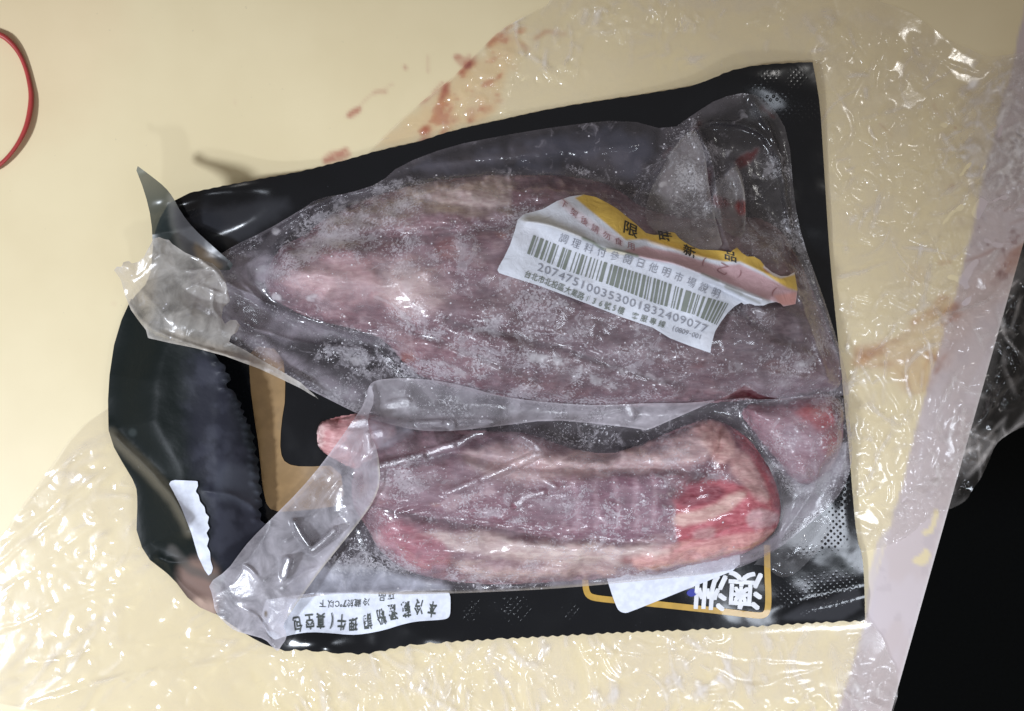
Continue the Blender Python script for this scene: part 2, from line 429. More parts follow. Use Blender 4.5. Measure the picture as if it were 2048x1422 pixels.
# upper film
zA = filmz.copy()
zA += 3.0 * (ridged(GU, GV * 1.5, 60, 41, 3)) * sstep(0, 30, sdf(GU, GV, FILM_A)) * .8
for pth, wd, h in [([(440,560),(520,600),(640,650),(760,670),(830,690)], 7, 12), ([(470,640),(600,690),(760,700)], 6, 8),
                   ([(480,560),(560,640),(700,665),(810,680)], 5, 6), ([(420,530),(520,470),(640,400),(760,368)], 7, 14),
                   ([(636,398),(600,440),(560,500)], 6, 7), ([(1360,290),(1300,350),(1250,420)], 7, 12),
                   ([(1395,250),(1430,340),(1440,440),(1470,520)], 9, 34), ([(1470,330),(1487,380),(1492,460)], 8, 30),
                   ([(1405,420),(1440,370),(1471,328)], 7, 14), ([(1590,300),(1600,470),(1650,620),(1690,760)], 9, 12),
                   ([(1560,500),(1610,620),(1660,770)], 6, 9), ([(1500,190),(1560,300),(1580,470)], 8, 16),
                   ([(1330,770),(1430,740),(1560,745),(1680,770)], 6, 7), ([(1400,800),(1500,750),(1640,755)], 5, 6),
                   ([(1380,262),(1440,240),(1520,255),(1560,330)], 7, 12), ([(800,335),(950,318),(1150,300),(1280,290)], 8, 7)]:
    crease(zA, pth, wd, h, 4)
gz(zA, 440, 590, 60, 70, 40)
# lower film and folded edges
zB = filmz.copy() + 2.4 * ridged(GU, GV * 1.3, 52, 47, 3)
for pth, wd, h in [([(755,936),(850,911),(915,889),(945,868),(968,866)], 5, 9), ([(890,988),(960,960),(1040,926),(1078,906),(1064,884),(1042,874)], 5, 9),
                   ([(1078,906),(1076,950),(1112,976)], 7, 8), ([(798,1026),(830,1018),(870,1004)], 4, 7), ([(1010,1010),(1080,960),(1160,965)], 8, 7),
                   ([(640,1190),(800,1180),(1000,1180),(1200,1166),(1400,1146)], 6, 6), ([(1540,1090),(1480,1120),(1400,1140)], 6, 7),
                   ([(1690,800),(1700,900),(1660,1000)], 8, 8), ([(1660,860),(1640,960),(1560,1080)], 8, 10), ([(1540,820),(1620,870),(1640,960)], 7, 7)]:
    crease(zB, pth, wd, h, 3)
def tent(R_, path, wd, sl):
    pth = chaikin(path, 2, False); ww = window(pth, wd * 3 + 4); d = linedist(GU[ww], GV[ww], pth)
    e = np.hypot(GU[ww] - pth[0][0], GV[ww] - pth[0][1]); f = np.hypot(GU[ww] - pth[-1][0], GV[ww] - pth[-1][1])
    w_ = wd * np.clip(np.minimum(e, f) / 22, .1, 1); R_[ww] += sl * np.clip(w_ - d, 0, None)
zB = blur(zB, 2.2)
for pth, wd in [([(752,936),(800,925),(850,911),(915,889),(945,868),(968,865)], 11), ([(888,990),(960,960),(1040,926),(1080,905)], 10), ([(1082,905),(1072,888),(1044,874)], 6),
                ([(798,1028),(830,1018),(900,1000)], 7), ([(1020,1012),(1080,992),(1150,986)], 9), ([(760,960),(820,950),(900,930)], 7), ([(1100,1010),(1180,1000),(1240,1010)], 7),
                ([(780,1140),(900,1160),(1060,1162)], 7), ([(1120,1160),(1240,1150),(1360,1140)], 6)]:
    tent(zB, pth, wd, .34)
def facet(R_, path, wd, lamp, lift=3):
    """a small flat pleat of film tilted so that it mirrors one of the lamps."""
    pth = chaikin(path, 2, False); m_ = pth[len(pth) // 2]
    a_ = np.array([CU - m_[0], CV - m_[1], HC]); b_ = np.array([lamp[0] - m_[0], lamp[1] - m_[1], lamp[2]])
    n_ = a_ / np.linalg.norm(a_) + b_ / np.linalg.norm(b_); gu, gv = -n_[0] / n_[2], -n_[1] / n_[2]
    z0 = float(samp(np.maximum(R_, top), pth[:, 0], pth[:, 1]).max()) + lift
    ww = window(pth, wd * 2 + 6); d = linedist(GU[ww] + WU[ww] * 2, GV[ww] + WV[ww] * 2, pth)
    dm = np.hypot(GU[ww] - m_[0], GV[ww] - m_[1]).clip(0, 1e9); k_ = sstep(wd + 3.5, wd, d)
    R_[ww] = R_[ww] * (1 - k_) + k_ * (z0 + gu * (GU[ww] - m_[0]) + gv * (GV[ww] - m_[1]))
LAMP1 = (-3000, 2300, 4200); LAMP2 = (2741, 1559, 3000); LAMP3 = (900, 3900, 3300)
for pth, wd in [([(756,935),(800,923),(850,909)], 6), ([(856,906),(915,889)], 7), ([(918,888),(942,870),(966,866)], 6), ([(895,986),(960,960)], 5), ([(964,958),(1040,926)], 6), ([(1042,925),(1078,906)], 6), ([(1076,900),(1062,884),(1044,875)], 5),
                ([(800,1026),(826,1019)], 4.5), ([(1085,960),(1110,975)], 5), ([(1030,1010),(1060,990),(1085,985)], 7), ([(745,872),(760,868)], 8)]: facet(zB, pth, wd, LAMP3, 1.5)
zBand = np.maximum(zA, zB) + 5 + 3 * ridged(GU, GV * 2, 60, 53, 2)
for pth, wd, h in [([(760,845),(850,846),(920,838),(1000,842)], 4, 6), ([(840,850),(920,842),(960,846)], 3, 5), ([(1140,840),(1290,815),(1420,806)], 4, 5),
                   ([(742,765),(730,800),(722,830)], 4, 6), ([(930,775),(1100,815),(1300,812)], 5, 5)]:
    crease(zBand, pth, wd, h, 2)
zS = np.maximum(blur(np.maximum(zB, zb), 22), blur(zB, 6)) + 14 + 2.5 * ridged(GU * 1.1, GV, 70, 59, 3)
zS = np.maximum(zS, np.maximum(zA, zB) * (GV < 900) + 4)
gz(zS, 520, 1170, 60, 60, 26)
for pth, wd, h in [([(585,1042),(602,1075),(626,1104),(650,1075),(676,1052)], 5, 15), ([(745,850),(700,930),(640,1010),(560,1090)], 7, 7),
                   ([(640,1130),(600,1150),(570,1170)], 6, 9), ([(560,1110),(570,1150),(560,1170)], 6, 8), ([(720,1040),(640,1142),(578,1230)], 5, 9),
                   ([(476,1125),(500,1135),(520,1160)], 4, 7), ([(480,1215),(520,1235),(545,1290)], 5, 8), ([(735,860),(700,900),(700,960),(740,960)], 7, 6)]:
    crease(zS, pth, wd, h, 2)
for pth, wd, lp in [([(588,1046),(604,1076),(622,1100)], 4, LAMP1), ([(622,1102),(645,1084),(668,1062)], 5.5, LAMP3), ([(700,850),(728,846)], 9, LAMP3), ([(575,1120),(568,1150)], 6, LAMP1), ([(735,870),(738,905)], 5, LAMP3)]: facet(zS, pth, wd, lp, 2)
for pth, wd in [([(780,812),(812,806)], 9), ([(836,848),(880,846)], 4), ([(1255,815),(1262,830)], 8), ([(898,856),(905,848)], 5)]: facet(zBand, pth, wd, LAMP3, 2)
zF = zA.copy() + 9
zl = LZ(); zF = np.maximum(zF, zl + 9); zS = np.maximum(zS, blur(zl, 6) + 7); gz(zF, 330, 560, 70, 70, 52); gz(zF, 240, 535, 26, 22, 22); gz(zF, 300, 490, 22, 26, 18)
zF += 5 * ridged(GU * 1.2 + GV * .5, GV, 60, 71, 3)
for pth, wd, h in [([(250,600),(300,660),(390,692),(520,730)], 5, 8), ([(345,490),(420,528),(450,565),(455,600)], 4, 7), ([(360,540),(400,540),(440,530)], 3, 5),
                   ([(370,580),(400,565),(430,545)], 4, 6), ([(400,570),(430,585),(450,590)], 3, 5), ([(425,575),(425,620),(445,640)], 3, 4)]:
    crease(zF, pth, wd, h, 3)

# cling film on the table
out = sstep(10, -18, bagd)
cu_ = fbm(GU, GV, 260, 77, 2) - .5
def strokes(R_, n, poly, ang, asd, ln, wd, hh, seed):
    rg = np.random.RandomState(seed); p = np.array(poly, float); x0, y0 = p.min(0); x1, y1 = p.max(0); c_ = 0
    while c_ < n:
        x, y = rg.uniform(x0, x1, 60), rg.uniform(y0, y1, 60); ok = inside(x, y, p)
        ok &= fbm(x, y, 120, seed + 5, 2) > rg.uniform(.25, .62, 60)
        for xx, yy in zip(x[ok], y[ok]):
            a = math.radians(rg.normal(ang, asd)); L_ = ln[0] + (ln[1] - ln[0]) * rg.rand() ** 2.5; w2 = rg.uniform(*wd); h_ = rg.uniform(*hh) * rg.choice([1, 1, -.6])
            ww = window([(xx - L_ - 9, yy - L_ - 9), (xx + L_ + 9, yy + L_ + 9)], 2)
            X = (GU[ww] - xx) * math.cos(a) + (GV[ww] - yy) * math.sin(a); Y = -(GU[ww] - xx) * math.sin(a) + (GV[ww] - yy) * math.cos(a) + X * X * rg.normal(0, .004)
            R_[ww] += h_ * np.exp(-.5 * (Y / w2) ** 2 - .5 * (X / (L_ * .5)) ** 4); c_ += 1
rx = GU * .78 - GV * .62; ry = GU * .62 + GV * .78
low = sstep(840, 1000, GV) + .8 * sstep(1600, 1800, GU)
zc = 5 * (fbm(GU * 1.4, GV, 150, 81, 2)) + 1.5 * ridged(rx * .5 + 40 * cu_, ry * 1.3, 110, 87, 2) * (.3 + low * .5)
strokes(zc, 199, [(-80,1180),(60,1000),(230,840),(260,1100),(440,1240),(560,1330),(560,1490),(-80,1490)], -52, 34, (5, 34), (3, 7.8), (0.67, 2.10), 1)
strokes(zc, 180, [(540,1310),(900,1290),(1250,1270),(1300,1490),(540,1490)], 80, 20, (7, 88), (3, 7.8), (1.42, 4.32), 2)
strokes(zc, 117, [(1250,1265),(1720,1250),(1790,1340),(1780,1490),(1250,1490)], 15, 30, (6, 62), (2.8, 7.0), (1.15, 3.64), 3)
strokes(zc, 90, [(1700,1250),(1800,1330),(1790,1480),(1680,1480)], 60, 40, (6, 22), (3, 6.0), (1.64, 4.88), 4)
strokes(zc, 167, [(1700,820),(1960,800),(2000,880),(1900,1020),(1730,1100),(1715,1000)], 75, 30, (6, 64), (2.8, 7.2), (1.53, 4.19), 5)
strokes(zc, 110, [(1790,1010),(1990,860),(1980,930),(1900,1010),(1800,1080)], -35, 30, (8, 40), (3, 6.0), (2.46, 6.83), 6)
strokes(zc, 72, [(960,110),(1060,40),(1400,-40),(1620,0),(1560,60),(1300,50),(1150,150),(1000,240)], 110, 40, (6, 35), (3, 7.8), (3.12, 9.26), 7)
strokes(zc, 54, [(800,260),(960,130),(1100,100),(1100,230),(900,270)], 115, 25, (6, 30), (3, 6.0), (1.86, 4.97), 8)
strokes(zc, 221, [(1600,40),(1880,80),(1950,300),(1900,700),(1700,780),(1680,500),(1650,200)], 60, 50, (6, 78), (3, 7.8), (2.16, 6.84), 9)
strokes(zc, 312, [(1860,340),(1900,180),(1980,110),(2130,90),(2130,850),(1990,820),(1880,700)], -45, 40, (8, 91), (3, 9.4), (3.87, 11.12), 10)
strokes(zc, 60, [(2020,560),(2128,500),(2128,840),(2000,850)], -40, 20, (20, 70), (3, 6.5), (2.65, 7.56), 11)
zc = zc * (.12 + .88 * out)
for pth, wd, h in [([(1840,0),(1900,80),(1970,112),(2048,104)], 6, 10), ([(1890,290),(1960,170),(2048,130)], 7, 12), ([(1880,170),(1870,300),(1860,380)], 6, 6),
                   ([(1740,470),(1800,450),(1920,430)], 4, 8), ([(2048,540),(1900,650),(1700,760)], 7, 12), ([(1990,840),(1930,960),(1820,1020),(1740,1080)], 8, 14),
                   ([(1820,720),(1850,820),(1840,960)], 8, 12), ([(1900,720),(1880,860),(1830,970)], 6, 10), ([(2048,720),(1980,800),(1900,960)], 8, 14),
                   ([(1720,700),(1760,800),(1780,960)], 6, 8), ([(860,190),(960,110),(1100,5)], 6, 7), ([(740,300),(860,190)], 6, 6), ([(1090,60),(1140,40),(1150,0)], 5, 8),
                   ([(1000,230),(1020,170),(1040,110)], 5, 9), ([(930,240),(960,190),(975,150)], 5, 8), ([(1160,130),(1180,155)], 5, 8),
                   ([(90,950),(200,880),(280,830)], 7, 7), ([(0,1100),(120,1000),(260,900)], 7, 8), ([(0,1190),(150,1080),(270,1000)], 6, 5),
                   ([(100,1400),(240,1350),(420,1330),(560,1300)], 7, 9), ([(60,1330),(250,1290),(500,1270)], 6, 5),
                   ([(1170,1300),(1300,1318),(1360,1310)], 3, 5), ([(1400,1390),(1480,1380),(1600,1350)], 5, 7), ([(1420,1340),(1500,1375),(1620,1370)], 4, 6),
                   ([(1060,1270),(1040,1340),(1050,1422)], 6, 10), ([(1150,1275),(1180,1350),(1200,1422)], 5, 8), ([(860,1300),(870,1360),(900,1422)], 6, 9)]:
    crease(zc, pth, wd, h * .42, 6)
for pth, wd, sl in [([(1700,740),(1800,690),(1920,640),(2060,560)], 10, .28), ([(1720,780),(1780,900),(1800,1010)], 8, .3), ([(1760,740),(1820,850),(1850,980)], 8, .3), ([(1880,700),(1870,820),(1840,960)], 9, .3),
                    ([(1940,690),(1900,830),(1860,960)], 8, .32), ([(1660,330),(1720,420),(1760,560),(1740,690)], 8, .28), ([(1740,470),(1810,448),(1925,430)], 5, .3), ([(1850,330),(1900,420),(1990,460)], 8, .3),
                    ([(1880,310),(1920,220),(1990,150),(2060,130)], 10, .3), ([(1900,360),(1960,280),(2060,240)], 10, .32), ([(1640,60),(1740,70),(1850,110),(1960,150)], 8, .28), ([(1930,400),(2000,340),(2080,330)], 9, .3),
                    ([(1180,20),(1260,60),(1400,60),(1560,30)], 7, .25), ([(1040,60),(1080,130),(1150,180)], 7, .28), ([(1120,0),(1160,60),(1150,110)], 6, .3),
                    ([(0,1130),(110,1040),(240,930)], 9, .28), ([(40,1010),(140,920),(216,860)], 8, .26), ([(0,1260),(200,1180),(330,1160)], 8, .2), ([(60,1410),(240,1350),(430,1330),(560,1305)], 10, .26),
                    ([(300,1290),(460,1300),(640,1330),(760,1400)], 8, .24), ([(760,1310),(780,1370),(770,1440)], 8, .3), ([(900,1300),(960,1370),(980,1440)], 8, .28), ([(1060,1285),(1050,1350),(1066,1440)], 9, .3),
                    ([(1150,1285),(1190,1340),(1200,1440)], 8, .3), ([(1170,1302),(1260,1322),(1370,1312)], 6, .28), ([(1400,1395),(1500,1385),(1640,1340)], 8, .28), ([(1380,1300),(1500,1330),(1640,1330)], 7, .26)]:
    ww = window(pth, wd * 3 + 4); pc = chaikin(pth, 2, False); d = linedist(GU[ww] + WU[ww] * 7, GV[ww] + WV[ww] * 7, pc)
    w_ = wd * (.35 + 1.1 * fbm(GU[ww], GV[ww], 60, 311, 2)); zc[ww] += sl * np.clip(w_ - d, 0, None) * (.12 + .88 * out[ww])
zcl = 2.5 + zc
over = GU - (1783 + (1422 - GV) * .282)
zcl = np.where(over > 0, zcl - .35 * over * sstep(0, 160, over), zcl)
zcl = np.where(bagd > 4, np.minimum(zcl, zb - 5), zcl)

# ------------------------------------------------------------------ MATERIALS of the setting
def ones(c): return np.ones(GU.shape + (3,), np.float32) * np.array(c, np.float32)

TABLE = ones((.83, .72, .465))
lay(TABLE, mask_poly([(-90,-90),(260,-90),(230,120),(160,260),(-90,300)], 90, 30), (.83, .68, .44), .7)
for m, a in [(mask_poly([(690,238),(695,225),(712,217),(722,212),(722,222),(708,236)], 3, 5), .6), (mask_poly([(744,190),(750,180),(776,178),(774,186),(756,186)], 3, 4), .45),
             (mask_ell(811, 135, 4, 5), .5), (mask_line([(856,112),(856,143)], 2.5), .3), (mask_line([(722,210),(745,190),(785,168)], 2, 2, 3), .2),
             (mask_poly([(640,322),(655,304),(680,302),(694,294),(702,310),(690,320),(650,330)], 4, 5), .6),
             (mask_poly([(905,112),(916,108),(930,118),(938,104),(940,125),(944,135),(930,142),(915,130)], 3, 5), .6), (mask_line([(866,186),(885,166)], 3), .5),
             (mask_ell(470, 205, 3, 6), .12), (mask_ell(228, 607, 6, 4), .08)]:
    lay(TABLE, np.clip(blur(m, 2), 0, 1) * (.6 + .4 * sstep(.35, .6, fbm(GU, GV, 14, 137, 2))), (.44, .12, .09), min(1, a * 1.3))
strip_u = np.interp(GV, [0, 109, 596, 742, 901, 1094, 1228, 1422, 1600], [2056, 2030, 1908, 1864, 1822, 1770, 1736, 1676, 1630])
ms = sstep(-4, 4, GU + WU * 6 - strip_u)
lay(TABLE, ms, (.60, .515, .52)); lay(TABLE, ms * sstep(.5, .62, fbm(GU * .9 + .27 * GV, GV * .35, 60, 139, 3)), (.64, .57, .60), .6); lay(TABLE, ms * sstep(.62, .7, fbm(GU, GV, 30, 143, 3)), (.50, .43, .45), .4)
lay(TABLE, mask_poly([(1790,1052),(1760,1110),(1752,1200),(1740,1300),(1720,1300),(1735,1200),(1742,1120),(1765,1060)], 4, 6), (.62, .55, .58), .8)
lay(TABLE, mask_poly([(1862,1105),(1856,1125),(1845,1132),(1826,1126),(1826,1116),(1842,1108),(1850,1094)], 2.5, 2), (.78, .66, .40))
lay(TABLE, mask_line([(1873,1024),(1868,1048),(1862,1063),(1850,1066)], 5, 2.5, 2), (.78, .66, .40))
lay(TABLE, sstep(-5, -1, over), (.70, .66, .66), .8)  # pale hairline along the table edge: painted edge highlight
k = N('cream_board')
tc = k.attr('col', True)
scf = k.math('MULTIPLY', k.ramp(k.noise(420, 3, .6), .70, .76), .25)
tc = k.mixc(scf, tc, (.42, .36, .26, 1))
c = k.mixc(k.ramp(k.noise(22, 4), .3, .7), tc, k.mixc(1.0, tc, (.95, .94, .92, 1), 'MULTIPLY'))
m_table = k.done(princ(k, Base_Color=c, Roughness=.42, Specular_IOR_Level=.35, Normal=k.bump(k.noise(1200, 3), .06, .0002)))
m_floor = plain('dark_floor', (.0035, .0045, .005), .8, spec=.1)

# table as one slab: a top, its right side and underside
TOPPOLY = [(-420,-420),(EDGE(-420),-420),(EDGE(1850),1850),(-420,1850)]
def tz(X, Y): return np.zeros_like(X)
tb = sheet('table_top', [(-400,-400),(EDGE(-400),-400),(EDGE(1850),1850),(-400,1850)], tz, m_table, 5.0, None, {'col': TABLE}, sm=0)
tag(tb, 'cream yellow board with a mauve strip along its right edge', kind='structure')
del tb['label']
e0, e1 = P(EDGE(-400), -400), P(EDGE(1850), 1850); th = .022
vs = [(e0[0], e0[1], 0), (e1[0], e1[1], 0), (e1[0], e1[1], -th), (e0[0], e0[1], -th), (P(-400, 0)[0], e0[1], -th), (P(-400, 0)[0], e1[1], -th)]
vs = [(x, y, z - .00005) for x, y, z in vs]
side = link_mesh('table_edge', vs, [(0, 3, 2, 1), (3, 4, 5, 2)], plain('table_edge_band', (.60, .55, .55), .45), None, None, False)
tag(side, kind='structure')
R_ = 1.6
fl = link_mesh('floor', [(-R_, -R_, -.75), (R_, -R_, -.75), (R_, R_, -.75), (-R_, R_, -.75)], [(0, 1, 2, 3)], m_floor, None, None, False)
tag(fl, kind='structure')

# ------------------------------------------------------------------ cling film
CLING = [(-85,1145),(0,1083),(30,1030),(90,950),(150,862),(216,815),(400,700),(600,450),(740,300),(800,240),(860,190),(900,160),(930,130),(965,95),(1000,60),(1060,26),(1105,5),
         (1130,-85),(1720,-85),(1750,0),(1795,14),(1830,30),(1870,60),(1900,82),(1940,98),(1972,114),(2010,110),(2060,102),(2128,95),(2128,830),(2048,852),(2010,872),(1990,890),
         (1975,930),(1960,960),(1944,980),(1934,1000),(1912,1014),(1880,1024),(1850,1042),(1815,1074),(1780,1092),(1745,1100),(1722,1104),(1700,1150),(1735,1232),(1750,1256),(1766,1275),
         (1778,1310),(1792,1335),(1798,1385),(1786,1422),(1778,1480),(-85,1480)]
hz = .05 + .10 * ridged(GU, GV, 120, 111, 3) * (.4 + fbm(GU, GV, 200, 113, 2))
lay(hz, mask_poly([(1880,300),(1900,200),(1960,130),(2130,90),(2130,480),(2000,420),(1900,330)], 22, 26), .40, .9)
lay(hz, mask_poly([(1580,30),(1700,20),(1850,60),(1920,110),(1800,90),(1700,72),(1560,70)], 12, 12), .24, .8)
lay(hz, mask_poly([(1230,0),(1560,-60),(1600,20),(1400,22)], 14, 16), .26, .7)
lay(hz, sstep(0, 20, over) * sstep(420, 520, GV), .008 + .16 * ridged(rx * .6, ry * 1.6, 60, 119, 3) ** 4)
lay(hz, mask_line([(2048,540),(1900,650),(1700,760)], 18, 14, 12), .22, .6)
lay(hz, mask_poly([(1740,1090),(1830,1000),(1960,930),(1990,880),(1980,840),(1900,900),(1790,1010),(1720,1060)], 12, 14), .26, .8)
lay(hz, mask_poly([(560,1310),(1250,1280),(1720,1250),(1790,1422),(560,1422)], 30, 30), .08 + .30 * ridged(GU * 2.2, GV * .9, 90, 117, 3), .8)
lay(hz, mask_poly([(1620,20),(1880,80),(1950,300),(1900,700),(1700,760),(1650,300)], 30, 30), .05 + .22 * ridged(GU + .6 * GV, GV - .4 * GU, 110, 118, 4), .9)
lay(hz, mask_poly([(1200,1290),(1500,1270),(1560,1330),(1400,1350),(1220,1340)], 22, 24), .26, .7)
lay(hz, mask_poly([(1060,1275),(1150,1275),(1160,1422),(1040,1422)], 16, 14), .26, .6)
lay(hz, mask_poly([(1690,1240),(1760,1262),(1800,1335),(1798,1422),(1690,1422),(1650,1300)], 10, 10), .34, .8)
lay(hz, mask_poly([(150,860),(216,812),(230,880),(90,1010),(0,1120),(0,1080)], 12, 10), .15, .6)
hs = np.zeros_like(GU)
strokes(hs, 260, [(1600,20),(1900,90),(2130,80),(2130,850),(1900,1020),(1700,1090),(1680,500),(1650,200)], -60, 50, (20, 110), (1.6, 4), (.12, .42), 301)
strokes(hs, 200, [(540,1310),(900,1290),(1720,1255),(1790,1490),(540,1490)], 75, 28, (20, 120), (2, 5), (.12, .4), 302)
strokes(hs, 90, [(1000,40),(1200,-60),(1700,-60),(1760,40),(1500,110),(1100,170)], 100, 60, (20, 70), (2, 5), (.1, .3), 303)
strokes(hs, 90, [(-80,1150),(200,850),(280,1000),(540,1300),(540,1490),(-80,1490)], -38, 20, (30, 160), (2, 6), (.08, .26), 304)
strokes(hs, 120, [(1880,330),(1930,150),(2128,95),(2128,420)], -50, 40, (20, 90), (1.6, 4), (.2, .55), 305)
hz = np.clip(hz + np.clip(hs, -.06, .5), .01, .9)
tn = ones((.99, .985, .975))
def stain(R, m, a, c=(.70, .28, .20)): lay(R, m, c, a)
stain(tn, mask_poly([(740,300),(860,192),(940,130),(1010,60),(1045,90),(1010,160),(985,235),(900,262),(800,292)], 12, 14), .30, (.95, .78, .62))
for m, a in [(mask_line([(836,206),(870,168),(882,150)], 5, 4, 6), .8), (mask_line([(884,200),(892,160)], 6, 4, 6), .7), (mask_poly([(930,250),(934,215),(950,215),(950,240)], 4, 6), .85),
             (mask_poly([(900,240),(905,228),(918,236),(912,250)], 3, 4), .7), (mask_poly([(960,222),(975,206),(985,208),(978,225)], 3, 4), .7), (mask_line([(922,145),(945,120),(940,100)], 5, 4, 6), .7),
             (mask_line([(980,90),(1010,62),(1012,48)], 5, 4, 6), .7), (mask_line([(1000,82),(1030,76),(1054,100)], 3, 3, 5), .4), (mask_line([(1068,78),(1090,62),(1128,68)], 2.5, 2, 3), .4),
             (mask_line([(850,262),(858,280),(845,292)], 7, 5, 8), .6), (mask_line([(880,230),(900,200),(890,170)], 3, 3, 8), .35)]:
    stain(tn, np.clip(blur(m, 3), 0, 1) * (.25 + .75 * sstep(.36, .62, fbm(GU, GV, 26, 134, 3))), a * 1.1, (.55, .13, .11))
spl = mask_poly([(800,262),(860,190),(940,120),(1010,45),(1060,70),(1040,130),(1000,190),(990,230),(900,262),(840,285)], 14, 12)
stain(tn, spl * sstep(.56, .72, fbm(GU * .7 + GV * .7, (GV - GU) * .45, 17, 401, 4)), .5, (.70, .30, .24))
stain(tn, spl * sstep(.50, .60, fbm(GU, GV, 40, 403, 3)), .22, (.90, .62, .44))
spr = mask_poly([(1690,720),(1800,680),(1900,590),(2060,470),(2100,520),(1960,640),(1900,720),(1850,800),(1780,740)], 20, 16)
stain(tn, spr * sstep(.54, .68, fbm(GU * .8 + GV * .55, (GV - GU * .7) * .3, 34, 405, 3)), .55, (.66, .36, .24))
stain(tn, spr, .16, (.90, .68, .50))
for m, a in [(mask_poly([(1872,528),(1880,520),(1902,518),(1902,526),(1880,533)], 2.5, 3), .6), (mask_line([(1710,708),(1770,700),(1840,648),(1890,600)], 8, 7, 16), .5), (mask_line([(1740,730),(1800,726),(1860,712),(1870,700)], 5, 5, 16), .4),
             (mask_poly([(1805,545),(1840,530),(1850,560),(1812,572)], 8, 10), .22), (mask_line([(1800,690),(1850,702),(1900,742)], 3, 3, 14), .35),
             (mask_line([(1780,720),(1815,756),(1830,790),(1855,780)], 3, 3, 14), .35), (mask_poly([(1700,700),(1800,690),(1860,720),(1870,780),(1830,800),(1780,740)], 20, 14), .25),
             (mask_line([(1900,378),(1905,372)], 4, 2), .5), (mask_line([(1760,248),(1785,272)], 2, 1.5), .45), (mask_line([(1868,210),(1875,228)], 3.5, 2), .5),
             (mask_ell(1911,256,4,3), .5), (mask_line([(1994,385),(2010,372),(2048,365)], 2.5, 2, 4), .65), (mask_line([(1930,520),(1980,500),(2048,470)], 3, 3, 8), .35), (mask_line([(2010,420),(2048,400)], 3, 2, 5), .5),
             (mask_line([(2020,450),(2048,436)], 3, 2, 5), .4)]:
    stain(tn, m * (.35 + .65 * sstep(.35, .65, fbm(GU, GV, 34, 133, 3))), a * .8, (.56, .30, .20))
gr = ((sstep(.62, .72, fbm(GU, GV, 22, 131, 3))) * mask_poly([(1920,380),(2128,300),(2128,620),(1960,560)], 30))
stain(tn, gr, .5, (.4, .22, .2))
milkC = ones((.84, .80, .78)); zero = np.zeros_like(GU)
m_cling = film_mat('cling_film', .13, .10, 1.0, ior=1.5, gmix=.9)
clg = sheet('cling_film', CLING, zcl, m_cling, 3.0, None, {'haze': hz, 'frost': zero, 'milk': milkC, 'tint': tn}, sm=1)
tag(clg, 'crumpled clear cling film spread on the cream board under the black meat pack', 'plastic wrap')

# ------------------------------------------------------------------ red loop at the left edge
pts = [(-150,60),(-60,52),(0,67),(22,84),(40,108),(53,140),(61,175),(63,200),(57,240),(46,270),(28,300),(6,325),(-20,343),(-100,360),(-190,330),(-230,200),(-210,110)]
pp = chaikin(pts, 3); V = []; F = []; m = len(pp)
for i, q in enumerate(pp):
    d = pp[(i + 1) % m] - pp[i - 1]; nrm = np.array([d[1], -d[0]]) / np.hypot(*d)
    tt = i / m * 2 * math.pi; z0 = 7 + 3 * math.sin(tt * 2 + 1)
    for j in range(10):
        a = 2 * math.pi * j / 10; r = 5.0 + .7 * math.sin(tt * 3)
        V.append(P(q[0] + nrm[0] * r * math.cos(a), q[1] + nrm[1] * r * math.cos(a), z0 + r * math.sin(a)))
    for j in range(10):
        F.append((i * 10 + j, i * 10 + (j + 1) % 10, ((i + 1) % m) * 10 + (j + 1) % 10, ((i + 1) % m) * 10 + j))
band = link_mesh('rubber_band', V, F, plain('red_rubber', (.40, .045, .042), .38))
tag(band, 'red rubber band loop lying on the cream board at the left edge', 'rubber band')

# ------------------------------------------------------------------ the vacuum pack
pack = empty('vacuum_pack', 950, 720, 0)
tag(pack, 'torn black and clear vacuum pack of frozen meat with barcode label, lying on cling film', 'meat package')

BC = ones((.006, .007, .009))
n1 = fbm(GU, GV, 90, 141, 4)
lay(BC, mask_poly([(800,330),(1000,290),(1200,262),(1340,280),(1300,400),(1100,345),(900,345)], 16, 20) * sstep(.4, .65, n1), (.055, .06, .085), .8)
lay(BC, mask_poly([(375,425),(500,400),(600,400),(520,460),(430,500)], 14, 12), (.045, .047, .055), .6)
lay(BC, mask_poly([(1560,1245),(1590,1215),(1660,1195),(1720,1170),(1722,1235)], 6, 8), (.05, .052, .06), .7)  # grey corner patch: smoky highlight painted into the black
dust = sstep(.64, .74, vnoise(GU, GV, 7, 151)) * sstep(.4, .6, fbm(GU, GV, 60, 153, 3))
embm = np.maximum.reduce([mask_poly([(1652,960),(1700,960),(1716,1080),(1640,1120),(1660,1050)], 12, 8), mask_poly([(930,1190),(1160,1195),(1160,1250),(930,1245)], 14, 4) * .7,
                          mask_poly([(1510,150),(1625,135),(1650,330),(1600,330),(1570,230),(1500,180)], 16, 6) * .06, mask_poly([(1560,1090),(1715,1090),(1722,1230),(1560,1240)], 12, 4) * .1])
k = N('black_pack_film')
em = k.attr('emboss')
mp = k.n('ShaderNodeMapping', i_Vector=k.co); mp.inputs['Rotation'].default_value = (0, 0, math.radians(41))
w1 = k.n('ShaderNodeTexVoronoi', i_Vector=mp.outputs[0], i_Scale=560.0, i_Randomness=.12).outputs['Distance']
hgt = k.math('MULTIPLY', k.ramp(w1, .1, .45, 1, 0), em)
nm = k.bump(hgt, 1.0, .0007)
nm = k.bump(k.noise(50, 3, .5), .22, .0016, nm)
du = k.math('MULTIPLY', k.ramp(k.noise(900, 4, .7), .66, .76), k.ramp(k.noise(60, 3), .45, .65))
bcol = k.mixc(k.math('MULTIPLY', du, .35), k.attr('col', True), (.16, .17, .20, 1))
m_black = k.done(princ(k, Base_Color=bcol, Roughness=k.math('MULTIPLY_ADD', k.noise(70, 3), .12, .12), Specular_IOR_Level=.4, Normal=nm))
